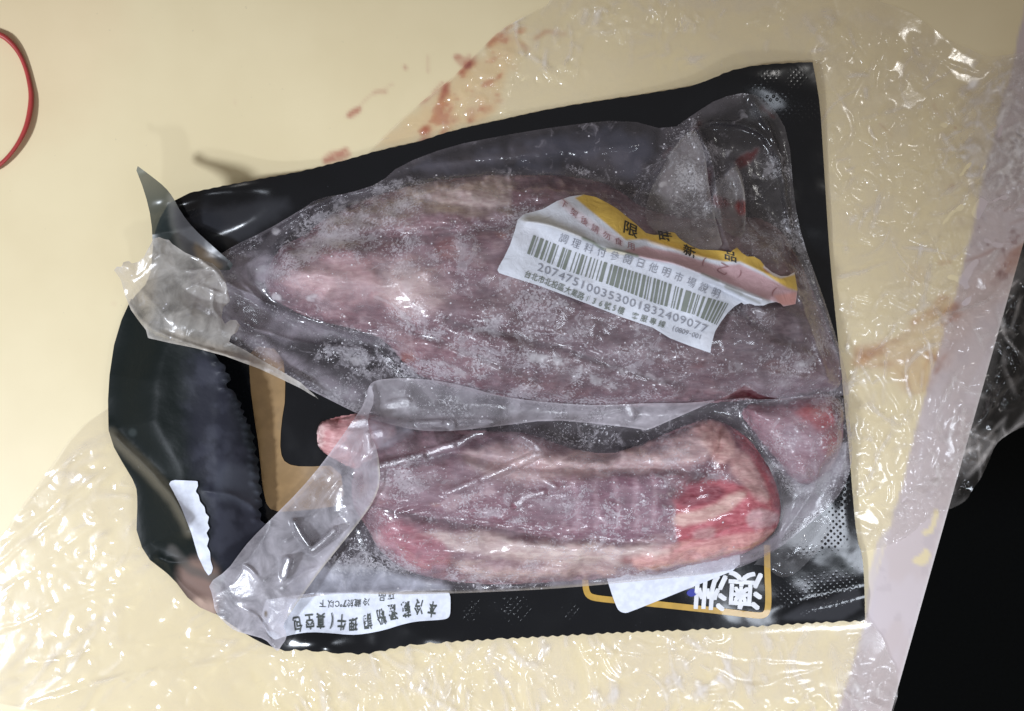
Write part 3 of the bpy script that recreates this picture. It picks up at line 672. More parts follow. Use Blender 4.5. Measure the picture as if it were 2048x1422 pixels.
back = sheet('backing_film', BAG_S, zb, m_black, 3.0, pack, {'col': BC, 'emboss': embm}, sm=0)

# printed gold frame, characters and tan frame on the backing
m_gold = plain('gold_print', (.48, .29, .045), .38, spec=.5, coat=.3)
m_tan = plain('tan_print', (.30, .19, .085), .32, coat=.2)
m_white = plain('white_print', (.74, .76, .80), .5)
m_paper = plain('paper', (.70, .74, .84), .45, .05, 3000)

def ribbon(name, path, wd, zR, off, mat, parent, closed=False):
    p = chaikin(path, 2, False); V = []; F = []
    for i in range(len(p)):
        d = p[min(i + 1, len(p) - 1)] - p[max(i - 1, 0)]; nr = np.array([-d[1], d[0]]) / (np.hypot(*d) + 1e-9)
        wv = wd[0] + (wd[1] - wd[0]) * i / (len(p) - 1) if isinstance(wd, tuple) else wd
        for s_ in (-.5, 0, .5):
            q = p[i] + nr * wv * s_
            z = float(samp(zR, np.array([q[0]]), np.array([q[1]]))[0]) + off
            V.append(P(q[0], q[1], z))
    for i in range(len(p) - 1):
        for j in (0, 1): a = i * 3 + j; F.append((a, a + 1, a + 4, a + 3))
    return link_mesh(name, V, F, mat, parent)

ribbon('gold_frame', [(1170,1130),(1170,1150),(1171,1175),(1176,1191),(1192,1197),(1260,1203),(1330,1210),(1440,1222),(1512,1231),(1528,1231),(1536,1221),(1537,1190),(1535,1150),(1534,1090)], 12.5, zb, 1.6, m_gold, pack)
sheet('tan_frame', [(497,690),(566,700),(572,790),(562,850),(560,905),(572,928),(605,934),(680,930),(690,1010),(600,1022),(545,1024),(528,1000),(518,900),(508,830),(500,770)],
      lambda X, Y: samp(zb, X, Y) + 1.5, m_tan, 5, pack)

_tmp = sc.collection
def glyph(ch, bold=0.0):
    cu = bpy.data.curves.new('t', 'FONT'); cu.body = ch; cu.size = 1; cu.offset = bold; cu.resolution_u = 3
    cu.align_x = 'CENTER'; cu.fill_mode = 'FRONT'
    o = bpy.data.objects.new('t', cu); sc.collection.objects.link(o)
    me = bpy.data.meshes.new_from_object(o)
    bm = bmesh.new(); bm.from_mesh(me); bmesh.ops.triangulate(bm, faces=bm.faces[:])
    v = np.array([x.co[:2] for x in bm.verts]) if bm.verts else np.zeros((0, 2)); f = np.array([[x.index for x in fc.verts] for fc in bm.faces]) if bm.faces else np.zeros((0, 3), int)
    bm.free(); bpy.data.objects.remove(o); bpy.data.meshes.remove(me); bpy.data.curves.remove(cu)
    return v, f
_gc = {}
def text_on(name, chars, pos, zR, off, mat, parent, sx=1.0, sy=1.0, rot=0.0, bold=0.0, slant=0.0, shear=0.0):
    """chars set one by one; pos = list of (u, v, size[, rot]) for every character (centre)."""
    V = []; F = []; n = 0
    for ch, q in zip(chars, pos):
        if ch == ' ': continue
        if (ch, bold) not in _gc: _gc[(ch, bold)] = glyph(ch, bold)
        v, f = _gc[(ch, bold)]
        if not len(v): continue
        c = (v.max(0) + v.min(0)) / 2; v = v - c
        if ch in '(/-:': pass
        r = math.radians(q[3] if len(q) > 3 else rot)
        x = v[:, 0] * q[2] * sx + v[:, 1] * q[2] * shear; y = -v[:, 1] * q[2] * sy
        X = q[0] + x * math.cos(r) - y * math.sin(r); Y = q[1] + x * math.sin(r) + y * math.cos(r)
        Z = samp(zR, X, Y) + off + .02 * n / max(1, len(v)); kk = (HC - Z) / HC * S
        V.append(np.stack([(X - CU) * kk, -(Y - CV) * kk, Z * S], 1)); F.append(f + n); n += len(v)
    return link_mesh(name, np.vstack(V), np.vstack(F), mat, parent, None, False)
def along(path, n, size, t0=0.0, t1=1.0, flip=0):
    p = chaikin(path, 2, False); seg = np.hypot(*(p[1:] - p[:-1]).T); cum = np.concatenate([[0], np.cumsum(seg)])
    r = []
    for i in range(n):
        t = (t0 + (t1 - t0) * (i / max(1, n - 1))) * cum[-1]; j = min(len(seg) - 1, int(np.searchsorted(cum, t) - 1) if t > 0 else 0); j = max(j, 0)
        f_ = (t - cum[j]) / (seg[j] + 1e-9); q = p[j] + (p[j + 1] - p[j]) * f_; d = p[j + 1] - p[j]
        r.append((q[0], q[1], size, math.degrees(math.atan2(d[1], d[0])) + flip))
    return r
_ch = [(1490 + a, 1181 + b, 76, 184) for a in (-1.7, 0, 1.7) for b in (-1.5, 1.5)] + [(1422 + a, 1184 + b, 74, 184) for a in (-1.7, 0, 1.7) for b in (-1.5, 1.5)]
text_on('printed_characters', '澳' * 6 + '洲' * 6, _ch, zb, 1.8, m_white, pack, 0.95, 1.05)
m_blue = ink('blue_print', (.02, .03, .30)); m_red = ink('red_print', (.5, .06, .04))
sheet('printed_flag', [(1372,1184),(1384,1176),(1394,1180),(1402,1173),(1400,1184),(1386,1194),(1376,1192)], lambda X, Y: samp(zb, X, Y) + 1.9, m_blue, 3, pack)

# white sticker below the lower meat
stk = sheet('white_sticker', [(1212,1150),(1220,1178),(1232,1212),(1238,1222),(1250,1227),(1262,1223),(1300,1208),(1370,1180),(1420,1160),(1480,1136),(1480,1100),(1300,1080),(1210,1110)],
            lambda X, Y: samp(zb, X, Y) + 4, m_paper, 5, pack)
# storage label with upside-down print
lab2 = sheet('storage_label', [(536,1186),(890,1184),(901,1186),(901,1222),(899,1234),(890,1239),(860,1241),(830,1243),(800,1250),(770,1260),(730,1268),(700,1270),(660,1266),(620,1264),(590,1268),(566,1274),(545,1282),(520,1240)],
             lambda X, Y: samp(zb, X, Y) + 4, m_paper, 5, pack)
m_ink = ink('dark_label_ink', (.05, .06, .055))
row1 = [(864,1219),(837,1214),(812,1219),(785,1225),(762,1234),(735,1243),(706,1247),(683,1245),(663,1242),(641,1242),(619,1244),(595,1249),(567,1254)]
text_on('printed_text', '本冷藏澱粉調理牛(真空包', [(u, v, 25, 180 + a) for (u, v), a in zip(row1, (8,2,-8,-12,-16,-8,0,4,5,0,-6,-8,-10))], zb, 5, m_ink, lab2, .72, 1.35, bold=.02)
text_on('printed_text', '冷藏於7℃以下', [(732,1204,17,182),(715,1206,17,182),(700,1207,17,182),(689,1207,20,180),(677,1208,16,182),(661,1208,17,182),(645,1207,17,182)], zb, 5, m_ink, lab2, .85, 1.0, bold=.005)
text_on('printed_text', '品項', [(764,1193,20,182),(782,1191,18,182)], zb, 5, m_ink, lab2, .8, 1.0, bold=.005)

# rolled left end of the black film with its jagged torn edge
zl = zl0
LC = ones((.007, .0105, .0100))
md = mask_poly([(380,720),(420,700),(470,780),(530,1040),(560,1120),(430,1180),(400,960),(372,900)], 26, 16)
lay(LC, md, (.022, .023, .034), .9)
lay(LC, md * sstep(.45, .7, fbm(GU, GV, 34, 171, 4)), (.055, .058, .08), .5)
lay(LC, mask_poly([(430,935),(520,930),(525,1020),(470,1005),(430,990)], 14, 10), (.11, .12, .15), .45)
lay(LC, mask_line([(222,870),(262,908),(310,958),(352,1002),(380,1062)], 13, 9, 4), (.11, .10, .075), .8)  # olive ridge: highlight and see-through tone painted into the colour
lay(LC, mask_poly([(345,1150),(400,1110),(440,1150),(440,1235),(390,1215)], 16, 6), (.28, .19, .16), .8)
lay(LC, mask_poly([(380,1195),(430,1200),(440,1236),(400,1222)], 8, 4), (.58, .42, .34), .6)
lay(LC, mask_line([(345,1100),(380,1140),(430,1160)], 9, 7, 4), (.10, .095, .09), .7)
lay(LC, mask_ell(265, 865, 8, 8), (.04, .05, .05), .7)
k = N('black_torn_film')
nm = k.bump(k.noise(70, 4, .55), .22, .0016)
nm = k.bump(k.noise(260, 3, .5), .12, .0008, nm)
m_torn = k.done(princ(k, Base_Color=k.attr('col', True), Roughness=k.math('MULTIPLY_ADD', k.noise(60, 3), .2, .34), Specular_IOR_Level=.12, Normal=nm))
rolled = sheet('torn_film_end', LF, zl, m_torn, 3.0, pack, {'col': LC}, sm=0)
lb = sheet('torn_label_piece', [(338,968),(342,962),(350,960),(395,962),(396,972),(391,983),(397,990),(400,1003),(409,1014),(411,1026),(418,1034),(415,1046),(419,1056),(413,1066),(418,1078),(414,1092),(420,1104),(421,1120),(426,1136),(423,1146),(417,1151),(409,1140),(396,1112),(382,1064),(362,1014),(347,984)],
           lambda X, Y: samp(zl, X, Y) + 3, m_paper, 3, pack, sm=0)

# upturned corner
FIN = [(267,326),(300,350),(330,374),(346,394),(362,425),(386,456),(425,492),(480,540),(400,540),(345,520),(306,500),(303,440),(290,385)]
def zfin(X, Y):
    t = np.clip((Y - 326) / 190, 0, 1); return 62 + 34 * (1 - t) + 10 * np.sin((X - 267) / 30) + np.maximum(samp(zb, X, Y) - 50, 0)
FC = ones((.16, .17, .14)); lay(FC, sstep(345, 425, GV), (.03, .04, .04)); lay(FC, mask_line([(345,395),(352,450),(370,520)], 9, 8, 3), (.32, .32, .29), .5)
lay(FC, mask_poly([(345,400),(420,480),(470,540),(380,530),(350,460)], 8, 6), (.13, .13, .14), .8)
lay(FC, mask_poly([(380,485),(415,500),(450,540),(400,530)], 8, 6), (.30, .22, .13), .7)
k = N('thin_grey_film')
m_fin = k.done(k.mixs(.10, princ(k, Base_Color=k.attr('col', True), Roughness=.3, Normal=k.bump(k.noise(60, 3), .4, .002)), k.n('ShaderNodeBsdfTransparent', i_Color=(.8, .8, .7, 1)).outputs[0]))
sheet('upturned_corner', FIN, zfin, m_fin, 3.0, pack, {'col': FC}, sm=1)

# ------------------------------------------------------------------ meat
k = N('frozen_meat')
mc = k.attr('col', True)
st = k.n('ShaderNodeMapping', i_Vector=k.co); st.inputs['Scale'].default_value = (1, 3.2, 1); st.inputs['Rotation'].default_value = (0, 0, math.radians(8))
fn = k.noise(230, 5, .6, vec=st.outputs[0], dist=.6)
c = k.mixc(k.ramp(fn, .35, .7), k.mixc(1.0, mc, (.72, .62, .64, 1), 'MULTIPLY'), k.mixc(.10, mc, (.80, .66, .64, 1)))
m_meat = k.done(princ(k, Base_Color=c, Roughness=.42, Specular_IOR_Level=.4, Subsurface_Weight=.0, Normal=k.bump(fn, .3, .0012)))

MC = ones((.27, .11, .14))
nn = fbm(GU * .8, GV * 2.2, 80, 181, 4)
lay(MC, sstep(.45, .68, nn), (.42, .24, .26), .55)
lay(MC, sstep(.55, .35, nn), (.17, .055, .075), .5)

RED = (.32, .045, .055); DRED = (.16, .03, .042); PINK = (.58, .30, .31); FAT = (.74, .59, .54); CREAM = (.78, .66, .58); MAUVE = (.32, .17, .22); LPK = (.72, .48, .50)
def mp_(poly, col, soft=10, warp=14, a=.9): lay(MC, mask_poly(poly, soft, warp), col, a)
# upper piece
mp_([(560,560),(600,520),(720,500),(860,520),(900,560),(870,640),(760,640),(640,610)], PINK, 26, 22, .8)
mp_([(590,550),(640,530),(720,540),(720,590),(640,610),(590,590)], LPK, 24, 12, .9)
mp_([(740,540),(800,520),(880,540),(870,600),(780,610)], CREAM, 26, 18, .75)
mp_([(830,380),(960,358),(1030,362),(1040,400),(1010,440),(900,420),(830,410)], CREAM, 12, 14, .85)
mp_([(640,440),(830,385),(900,400),(760,450),(640,490)], (.42, .36, .31), 14, 16, .7)
mp_([(1040,405),(1060,366),(1180,345),(1250,375),(1230,400),(1130,400),(1040,425)], (.15, .022, .032), 10, 18)
mp_([(690,480),(760,455),(840,460),(830,500),(740,520),(690,500)], DRED, 12, 14)
mp_([(860,490),(900,470),(930,500),(910,530),(870,515)], (.34, .10, .09), 10, 10)
lay(MC, mask_ell(936, 378, 18, 6, -2), (.32, .07, .07), .9); lay(MC, mask_ell(975, 362, 18, 6, 5), (.34, .10, .08), .9)
mp_([(800,515),(845,510),(850,540),(812,545)], (.50, .26, .19), 8, 8, .8)
lay(MC, mask_ell(814, 712, 16, 11, 10, .3, 5), (.40, .12, .08), .8); lay(MC, mask_ell(865, 783, 12, 9, 0, .4, 4), (.42, .25, .18), .7)
for q in [(975,420,30,9,20),(1090,640,45,20,15),(880,640,60,18,25),(1180,700,90,22,12),(1380,760,60,18,0),(960,560,40,24,0)]:
    lay(MC, mask_ell(*q, .6, 16), MAUVE, .8)
mp_([(1030,740),(1120,760),(1200,790),(1130,800),(1040,775)], (.26, .06, .06), 8, 8)
mp_([(1400,560),(1460,620),(1440,700),(1500,740),(1620,740),(1640,640),(1600,560),(1500,600)], (.085, .035, .045), 26, 24, .85)
mp_([(1520,600),(1545,610),(1540,680),(1520,690)], (.25, .18, .17), 6, 6, .6)
mp_([(1530,725),(1570,722),(1580,740),(1530,752)], (.34, .09, .06), 6, 8)
mp_([(1400,720),(1432,706),(1425,728),(1402,730)], (.34, .10, .08), 5, 5)
mp_([(1560,420),(1590,430),(1610,560),(1580,560),(1560,480)], (.17, .03, .03), 8, 8)
mp_([(1300,440),(1420,440),(1480,480),(1440,500),(1320,470)], (.34, .23, .21), 14, 12, .8)
mp_([(1440,430),(1560,440),(1570,540),(1500,520)], (.20, .13, .12), 14, 12, .8)
mp_([(1450,795),(1490,778),(1540,796),(1600,800),(1450,806)], (.13, .012, .018), 3, 3, 1)
# lower piece
mp_([(720,900),(780,865),(1040,862),(1000,930),(860,960),(720,960)], (.27, .12, .16), 16, 12, .8)
mp_([(720,980),(800,960),(1000,1000),(1180,1000),(1340,960),(1360,1040),(1200,1090),(1000,1060),(820,1040)], (.30, .14, .19), 24, 20, .8)
mp_([(1000,890),(1150,895),(1250,905),(1350,870),(1400,838),(1440,880),(1420,930),(1300,940),(1180,950),(1080,960),(1010,930)], (.74, .53, .50), 14, 14, .9)
mp_([(1245,893),(1262,890),(1300,905),(1310,915),(1280,920),(1250,905)], (.62, .38, .24), 5, 3)
mp_([(1160,960),(1300,940),(1340,980),(1340,1060),(1240,1090),(1160,1060)], (.25, .09, .14), 14, 16, .8)
for x in (1190, 1232, 1268, 1300): lay(MC, mask_line([(x, 960), (x + 6, 1040)], 5, 5, 5), (.50, .33, .38), .5)
mp_([(760,1050),(840,1080),(960,1060),(1100,1080),(1280,1090),(1340,1090),(1420,1120),(1200,1140),(1000,1150),(900,1140),(980,1100),(860,1100),(770,1090)], FAT, 16, 16, .85)
mp_([(1000,1090),(1200,1090),(1320,1095),(1320,1110),(1180,1130),(1020,1140)], CREAM, 16, 12, .8)
mp_([(750,1020),(800,1040),(860,1060),(900,1100),(880,1150),(800,1130),(755,1080)], (.42, .13, .17), 12, 14, .85)
mp_([(870,1110),(900,1100),(905,1140),(880,1150)], (.30, .06, .06), 8, 8)
mp_([(1350,1010),(1350,975),(1420,955),(1465,960),(1560,1005),(1563,1060),(1500,1105),(1380,1130),(1350,1090)], (.62, .15, .19), 7, 11, 1)
mp_([(1352,980),(1400,966),(1452,975),(1446,998),(1395,1012),(1352,1012)], (.30, .045, .08), 6, 4)
mp_([(1335,1030),(1420,1015),(1470,980),(1500,985),(1460,1020),(1410,1045),(1350,1055)], (.88, .64, .56), 6, 4, .95)
mp_([(1462,862),(1480,862),(1512,885),(1550,950),(1568,1010),(1544,1014),(1526,965),(1500,915)], (.52, .06, .08), 7, 4)
mp_([(1465,896),(1496,905),(1524,960),(1540,1004),(1508,1000),(1480,960),(1456,935)], (.86, .58, .55), 8, 4)
mp_([(1370,860),(1410,838),(1452,850),(1474,895),(1452,930),(1430,935),(1418,905),(1395,880)], (.84, .56, .52), 5, 3, 1)
mp_([(1425,932),(1450,926),(1450,944),(1436,948)], (.24, .03, .04), 4, 3)
mp_([(1488,1035),(1510,1015),(1540,1020),(1562,1030),(1555,1050),(1500,1060)], (.86, .60, .62), 5, 4)
mp_([(1385,1062),(1430,1050),(1432,1075),(1410,1080),(1385,1078)], (.66, .42, .42), 6, 5, .8)
mp_([(1260,1110),(1300,1095),(1420,1080),(1520,1060),(1560,1055),(1520,1085),(1400,1125),(1280,1140),(1262,1128)], (.88, .50, .47), 6, 4)
mp_([(1225,1112),(1262,1108),(1268,1122),(1256,1130),(1235,1122)], (.36, .05, .06), 4, 3)
lay(MC, mask_ell(1190, 1142, 10, 5, 5), (.3, .06, .08), .8)
lay(MC, mask_line([(1280,1138),(1400,1122),(1500,1092),(1556,1060)], 3, 2, 3), (.66, .42, .30), .7)
bl = mask_poly([(700,880),(1040,862),(1340,860),(1350,980),(1330,1080),(1260,1110),(1000,1160),(760,1110),(700,980)], 20, 10)
lay(MC, bl * sstep(.56, .66, fbm(GU, GV * 1.9, 70, 271, 4)), (.80, .64, .66), .6)
lay(MC, bl * sstep(.44, .35, fbm(GU, GV * 2.0, 60, 273, 4)), (.22, .06, .10), .6)
bu = mask_poly([(560,560),(640,470),(900,400),(1040,430),(1020,560),(1400,700),(1640,690),(1660,770),(1100,790),(840,740),(640,640)], 20, 10)
lay(MC, bu * sstep(.58, .68, fbm(GU, GV * 1.7, 80, 275, 4)), (.58, .42, .42), .55)
lay(MC, bu * sstep(.42, .33, fbm(GU, GV * 1.7, 64, 277, 4)), (.15, .035, .05), .65)
for q in [(905,408,10,5,0),(1000,470,14,6,20),(1120,660,8,4,0),(1250,700,10,5,0),(690,545,7,3,-20),(1010,905,8,5,60),(1500,560,14,7,0),(870,1010,10,4,0)]: lay(MC, mask_ell(*q, .5, 6), (.36, .12, .08), .7)
lay(MC, mask_poly([(1040,560),(1300,640),(1700,560),(1700,800),(1100,800),(960,740),(900,660)], 40, 30) * (GV < 812), (.13, .055, .075), .45)
mp_([(560,545),(700,515),(760,560),(700,600),(600,590)], (.84, .60, .60), 20, 14, .75)
mp_([(770,560),(860,560),(900,600),(820,640),(760,600)], (.86, .72, .66), 22, 18, .7)
mp_([(780,372),(960,356),(1034,362),(1030,400),(980,425),(840,415)], (.82, .70, .62), 12, 14, .85)
mp_([(1042,366),(1190,348),(1255,374),(1225,392),(1120,398),(1035,425),(1010,405)], (.17, .03, .045), 12, 22, 1)
mp_([(1010,395),(1180,360),(1220,380),(1090,388)], (.28, .07, .09), 6, 8, .6)
mp_([(900,900),(1030,880),(1080,905),(1180,915),(1330,905),(1400,860),(1420,900),(1350,935),(1200,945),(1060,965),(960,950)], (.88, .70, .66), 12, 12, .75)
mp_([(800,1060),(900,1060),(1060,1085),(1300,1095),(1360,1100),(1270,1118),(1100,1128),(960,1112),(860,1085)], (.90, .78, .70), 9, 12, .85)
mp_([(900,1125),(1040,1140),(1220,1135),(1250,1148),(1080,1160),(940,1155)], (.80, .62, .56), 8, 8, .8)
mp_([(1120,965),(1330,950),(1345,985),(1340,1060),(1280,1078),(1140,1060)], (.24, .07, .13), 9, 14, .75)
for x in (1150, 1188, 1232, 1268, 1304): lay(MC, mask_line([(x, 950), (x + 5, 1000), (x + 2, 1062)], 5, 5, 9), (.62, .42, .48), .65)
mp_([(1110,1066),(1340,1050),(1345,1072),(1200,1082)], (.22, .06, .12), 6, 8, .7)
mp_([(770,1030),(850,1060),(900,1100),(895,1145),(830,1130),(770,1090)], (.50, .13, .18), 8, 12, .85)
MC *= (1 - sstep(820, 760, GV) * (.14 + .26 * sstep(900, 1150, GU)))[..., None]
# right piece
RC = ones((.40, .20, .24))
lay(RC, mask_poly([(1590,820),(1660,808),(1680,830),(1660,860),(1620,850)], 10, 8), (.48, .05, .06))
lay(RC, mask_poly([(1625,820),(1655,815),(1650,838),(1628,838)], 8, 5), (.66, .28, .27), .8)
lay(RC, mask_poly([(1660,795),(1690,800),(1690,860),(1670,850)], 6, 4), (.16, .035, .045))
lay(RC, mask_poly([(1560,850),(1640,860),(1650,900),(1630,915),(1570,890)], 10, 8), (.52, .38, .44), .8)
lay(RC, mask_poly([(1645,870),(1675,860),(1670,910),(1640,905)], 6, 4), (.42, .05, .07), .9)
SC = ones((.74, .42, .42)); lay(SC, mask_poly([(632,860),(650,845),(650,900),(632,890)], 5, 4), (.82, .58, .56)); lay(SC, sstep(.55, .75, fbm(GU, GV, 24, 191, 3)), (.58, .22, .23), .6)

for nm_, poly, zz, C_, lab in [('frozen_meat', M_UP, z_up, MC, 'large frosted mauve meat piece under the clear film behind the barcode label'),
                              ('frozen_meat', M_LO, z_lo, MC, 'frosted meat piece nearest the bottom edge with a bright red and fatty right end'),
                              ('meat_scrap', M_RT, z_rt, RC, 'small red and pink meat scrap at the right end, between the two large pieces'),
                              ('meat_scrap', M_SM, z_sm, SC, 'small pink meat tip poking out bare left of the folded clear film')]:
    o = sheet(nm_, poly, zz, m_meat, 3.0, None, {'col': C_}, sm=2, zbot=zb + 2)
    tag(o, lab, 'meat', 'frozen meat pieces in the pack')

# ------------------------------------------------------------------ clear films of the pack
milk = ones((.54, .48, .545)); 
lay(milk, sstep(1300, 1600, GU) * sstep(700, 500, GV), (.34, .32, .30), .6)
TW = ones((.95, .94, .94))
fa = .56 + .6 * (fbm(GU, GV * 1.5, 90, 201, 4) - .5) * 2
mu = mask_poly(M_UP, 20, 12)
haze = .10 + .10 * fbm(GU, GV, 70, 203, 3)
lay(haze, mu, .21); lay(haze, mask_poly(M_LO, 16, 8), .20)
def hz_(poly, val, soft=12, warp=10, a=.9): lay(haze, mask_poly(poly, soft, warp), val, a)
for q in [(640,560,90,34,5,.55),(900,960,130,34,-8,.45),(1150,1000,130,34,0,.42),(760,870,40,20,10,.5),(1000,1110,180,26,2,.3),(1080,640,140,60,10,.22),(760,590,90,40,5,.35),(1600,870,60,40,20,.35)]: lay(haze, mask_ell(*q[:5], .8, 20), q[5], .45)  # milky patches; on the lower film they paint its glossy sheen
def fr_(poly, val, soft=16, warp=20, a=.9): lay(fa, mask_poly(poly, soft, warp), val, a)
hz_([(380,500),(430,520),(560,500),(540,560),(520,620),(640,650),(760,670),(780,700),(620,680),(470,680),(400,640)], .55, 14)
hz_([(470,690),(560,720),(660,780),(720,822),(760,790),(680,760),(560,690)], .36, 10)
hz_([(440,660),(560,730),(720,828),(740,800),(620,740),(480,650)], .55, 8, 6, .7)
hz_([(560,680),(700,670),(830,700),(860,760),(760,750),(640,740)], .06, 20)
hz_([(540,490),(600,450),(640,440),(620,500),(560,540)], .08, 12)
hz_([(760,366),(900,292),(1120,252),(1250,238),(1340,262),(1280,380),(1200,345),(1000,345),(850,352)], .05, 12); fr_([(740,366),(900,280),(1120,240),(1260,230),(1340,250),(1300,340),(1200,330),(1000,340),(850,352)], .12, 8, 8, 1); hz_([(840,335),(1000,300),(1100,290),(1120,310),(960,330),(860,345)], .16, 14, 14); hz_([(1160,300),(1280,300),(1320,370),(1280,400),(1200,345)], .14, 14, 18)
hz_([(1340,300),(1390,256),(1410,312),(1430,449),(1400,520),(1308,414)], .48, 8, 8)
hz_([(1440,360),(1471,327),(1487,368),(1490,470),(1420,430),(1425,385)], .50, 6, 4)
hz_([(1400,250),(1500,190),(1545,215),(1575,290),(1510,300),(1420,300)], .045, 14)
hz_([(1490,330),(1580,300),(1590,440),(1500,440)], .10, 14)
hz_([(1590,440),(1610,480),(1650,600),(1690,730),(1660,720),(1600,560)], .36, 8, 6)
hz_([(1400,800),(1500,750),(1640,745),(1690,770),(1690,792),(1540,794),(1490,772)], .36, 12, 12)
hz_([(780,500),(860,500),(870,600),(800,620)], .28, 24)
hz_([(1300,440),(1420,430),(1520,470),(1480,490),(1380,490)], .32, 14, 10)
# lower film
hz_([(1100,862),(1290,862),(1400,838),(1350,880),(1280,905),(1170,905)], .22, 10, 6)
hz_([(1590,940),(1700,880),(1700,960),(1600,1060),(1540,1100),(1480,1135),(1460,1120),(1550,1070),(1570,1000)], .50, 12, 10)
hz_([(1500,830),(1600,800),(1600,960),(1560,960)], .38, 14, 12)
hz_([(580,1140),(700,1120),(800,1150),(900,1170),(900,1190),(560,1200)], .78, 10, 8)
hz_([(1100,862),(1290,862),(1400,838),(1350,880),(1280,905),(1170,905)], .10, 8, 6)
for p in ([(1355,980),(1465,958),(1560,1005),(1563,1060),(1500,1105),(1380,1130),(1350,1070)], [(1380,855),(1430,845),(1475,880),(1540,960),(1556,1010),(1470,960),(1440,930)],
          [(1262,1112),(1420,1085),(1420,1125),(1270,1142)]): hz_(p, .035, 7, 5, 1); fr_(p, .06, 7, 5, 1)
hz_([(820,880),(1000,870),(1060,900),(980,950),(860,980)], .34, 14); hz_([(1000,1090),(1200,1080),(1200,1120),(1000,1140)], .18, 16)  # first patch paints the lower film's broad sheen as haze
hz_([(1095,1160),(1300,1148),(1500,1106),(1560,1080),(1500,1130),(1300,1166),(1100,1182)], .42, 5, 4)
hz_([(1330,1140),(1460,1110),(1560,1070),(1600,1062),(1540,1112),(1440,1150)], .42, 8, 6)
hz_([(570,550),(640,525),(740,520),(880,545),(900,590),(800,620),(680,610),(600,590)], .34, 30, 20)
hz_([(700,900),(860,870),(1010,890),(1000,960),(860,1000),(720,980)], .30, 24, 20)
hz_([(1000,866),(1120,880),(1180,905),(1120,905),(1040,890)], .3, 8, 8)
# frost
fr_([(560,480),(640,430),(760,400),(820,420),(720,480),(620,520),(560,560)], .95, 16, 24)
fr_([(640,740),(620,700),(720,690),(840,720),(960,760),(900,780),(760,760)], .86, 18, 24)
fr_([(660,480),(860,470),(930,520),(880,560),(700,540)], .82, 18, 24)
fr_([(760,610),(900,640),(1100,640),(1250,690),(1300,760),(1100,740),(900,700)], .78, 20, 28)
fr_([(1060,690),(1200,720),(1300,760),(1250,780),(1120,760),(1040,730)], .95, 12, 18)
fr_([(860,735),(960,770),(1080,790),(1060,800),(920,785)], .95, 10, 12)
fr_([(1180,700),(1400,720),(1500,700),(1640,700),(1640,760),(1400,770),(1240,760)], .66, 18, 20)
fr_([(860,470),(960,470),(1000,560),(920,560)], .7, 20, 20)
fr_([(1130,940),(1300,930),(1345,980),(1345,1090),(1180,1090)], .72, 10, 14)
fr_([(1000,960),(1160,960),(1200,1080),(1000,1070),(900,1040)], .72, 18, 18)
fr_([(720,960),(830,1000),(900,1060),(800,1070),(720,1040)], .6, 18, 14)
fr_([(680,1090),(780,1080),(860,1140),(760,1150),(670,1130)], .95, 14, 14)
fr_([(900,1130),(1020,1140),(980,1165),(890,1160)], .92, 10, 10)
fr_([(1060,870),(1300,862),(1380,850),(1200,905),(1100,885)], .62, 8, 8)
fr_([(1480,830),(1600,830),(1640,960),(1560,1000),(1530,900)], .8, 14, 16)
fr_([(880,880),(960,868),(1060,870),(1000,900)], .6, 10, 10)
fr_([(1180,330),(1290,330),(1330,360),(1280,400),(1200,360)], .4, 14, 14)
fr_([(1350,310),(1400,290),(1430,450),(1330,430)], .82, 8, 8)
fr_([(480,560),(700,540),(740,620),(600,640),(500,620)], .42, 18, 16)
fr_([(1020,360),(1040,345),(1200,350),(1240,390),(1100,400)], .18, 8, 8)
fr_([(560,1150),(700,1140),(900,1180),(560,1200)], .15, 10, 6)
fr_([(1400,190),(1560,190),(1590,300),(1400,300)], .1, 10, 6)
fa = np.clip(fa, 0, 1)
white_bits = np.zeros_like(GU)
for m, a in [(mask_line([(545,590),(575,602),(600,600),(640,595)], 7, 4, 6), .8), (mask_ell(552, 463, 9, 7), .8), (mask_ell(1326, 369, 9, 6, -20, .3), .95), (mask_ell(1243, 365, 4, 4), .8),
             (mask_line([(750,590),(790,615),(820,650)], 4, 3, 6), .6), (mask_line([(1060,715),(1130,730),(1190,760),(1230,772)], 9, 6, 10), .65), (mask_line([(1240,745),(1300,752),(1330,765)], 6, 4, 8), .5),
             (mask_line([(870,725),(930,750)], 7, 5, 7), .6), (mask_line([(1060,672),(1098,688)], 3, 2, 2), .7), (mask_ell(983, 730, 16, 8, 25, .4, 5), .6), (mask_ell(1292, 858, 9, 6), .9),
             (mask_ell(975, 640, 12, 6, 15, .4, 4), .6), (mask_ell(1260, 825, 12, 16, 20, .5, 4), .55), (mask_ell(710, 722, 18, 12, 20, .5, 10), .6), (mask_line([(600,505),(640,495)], 8, 5, 8), .5),
             (mask_ell(1603, 728, 8, 6), .6), (mask_line([(1440,745),(1480,730)], 8, 6, 8), .4), (mask_ell(650, 560, 26, 14, 0, .6, 10), .25)]:
    white_bits = np.maximum(white_bits, m * a)
white_bits *= .25 + .75 * sstep(.40, .60, fbm(GU, GV, 17, 421, 3))
haze = np.maximum(haze, white_bits)
lay(milk, white_bits, (.70, .68, .70))
lay(milk, mask_poly([(570,550),(640,525),(740,520),(880,545),(900,590),(800,620),(680,610),(600,590)], 30, 20), (.74, .62, .66), .8)
TA = TW.copy()
for q in [(1550,735,26,8,10),(1655,700,10,30,-20),(1590,520,10,60,-10),(1400,726,14,10,0)]: lay(TA, mask_ell(*q, .6, 6), (.60, .25, .22), .6)
rp = mask_poly([(1468,330),(1476,316),(1500,305),(1518,292),(1516,312),(1500,330),(1480,345)], 5, 8); lay(milk, rp, (.17, .018, .02), .9); lay(haze, rp, .55, .9)
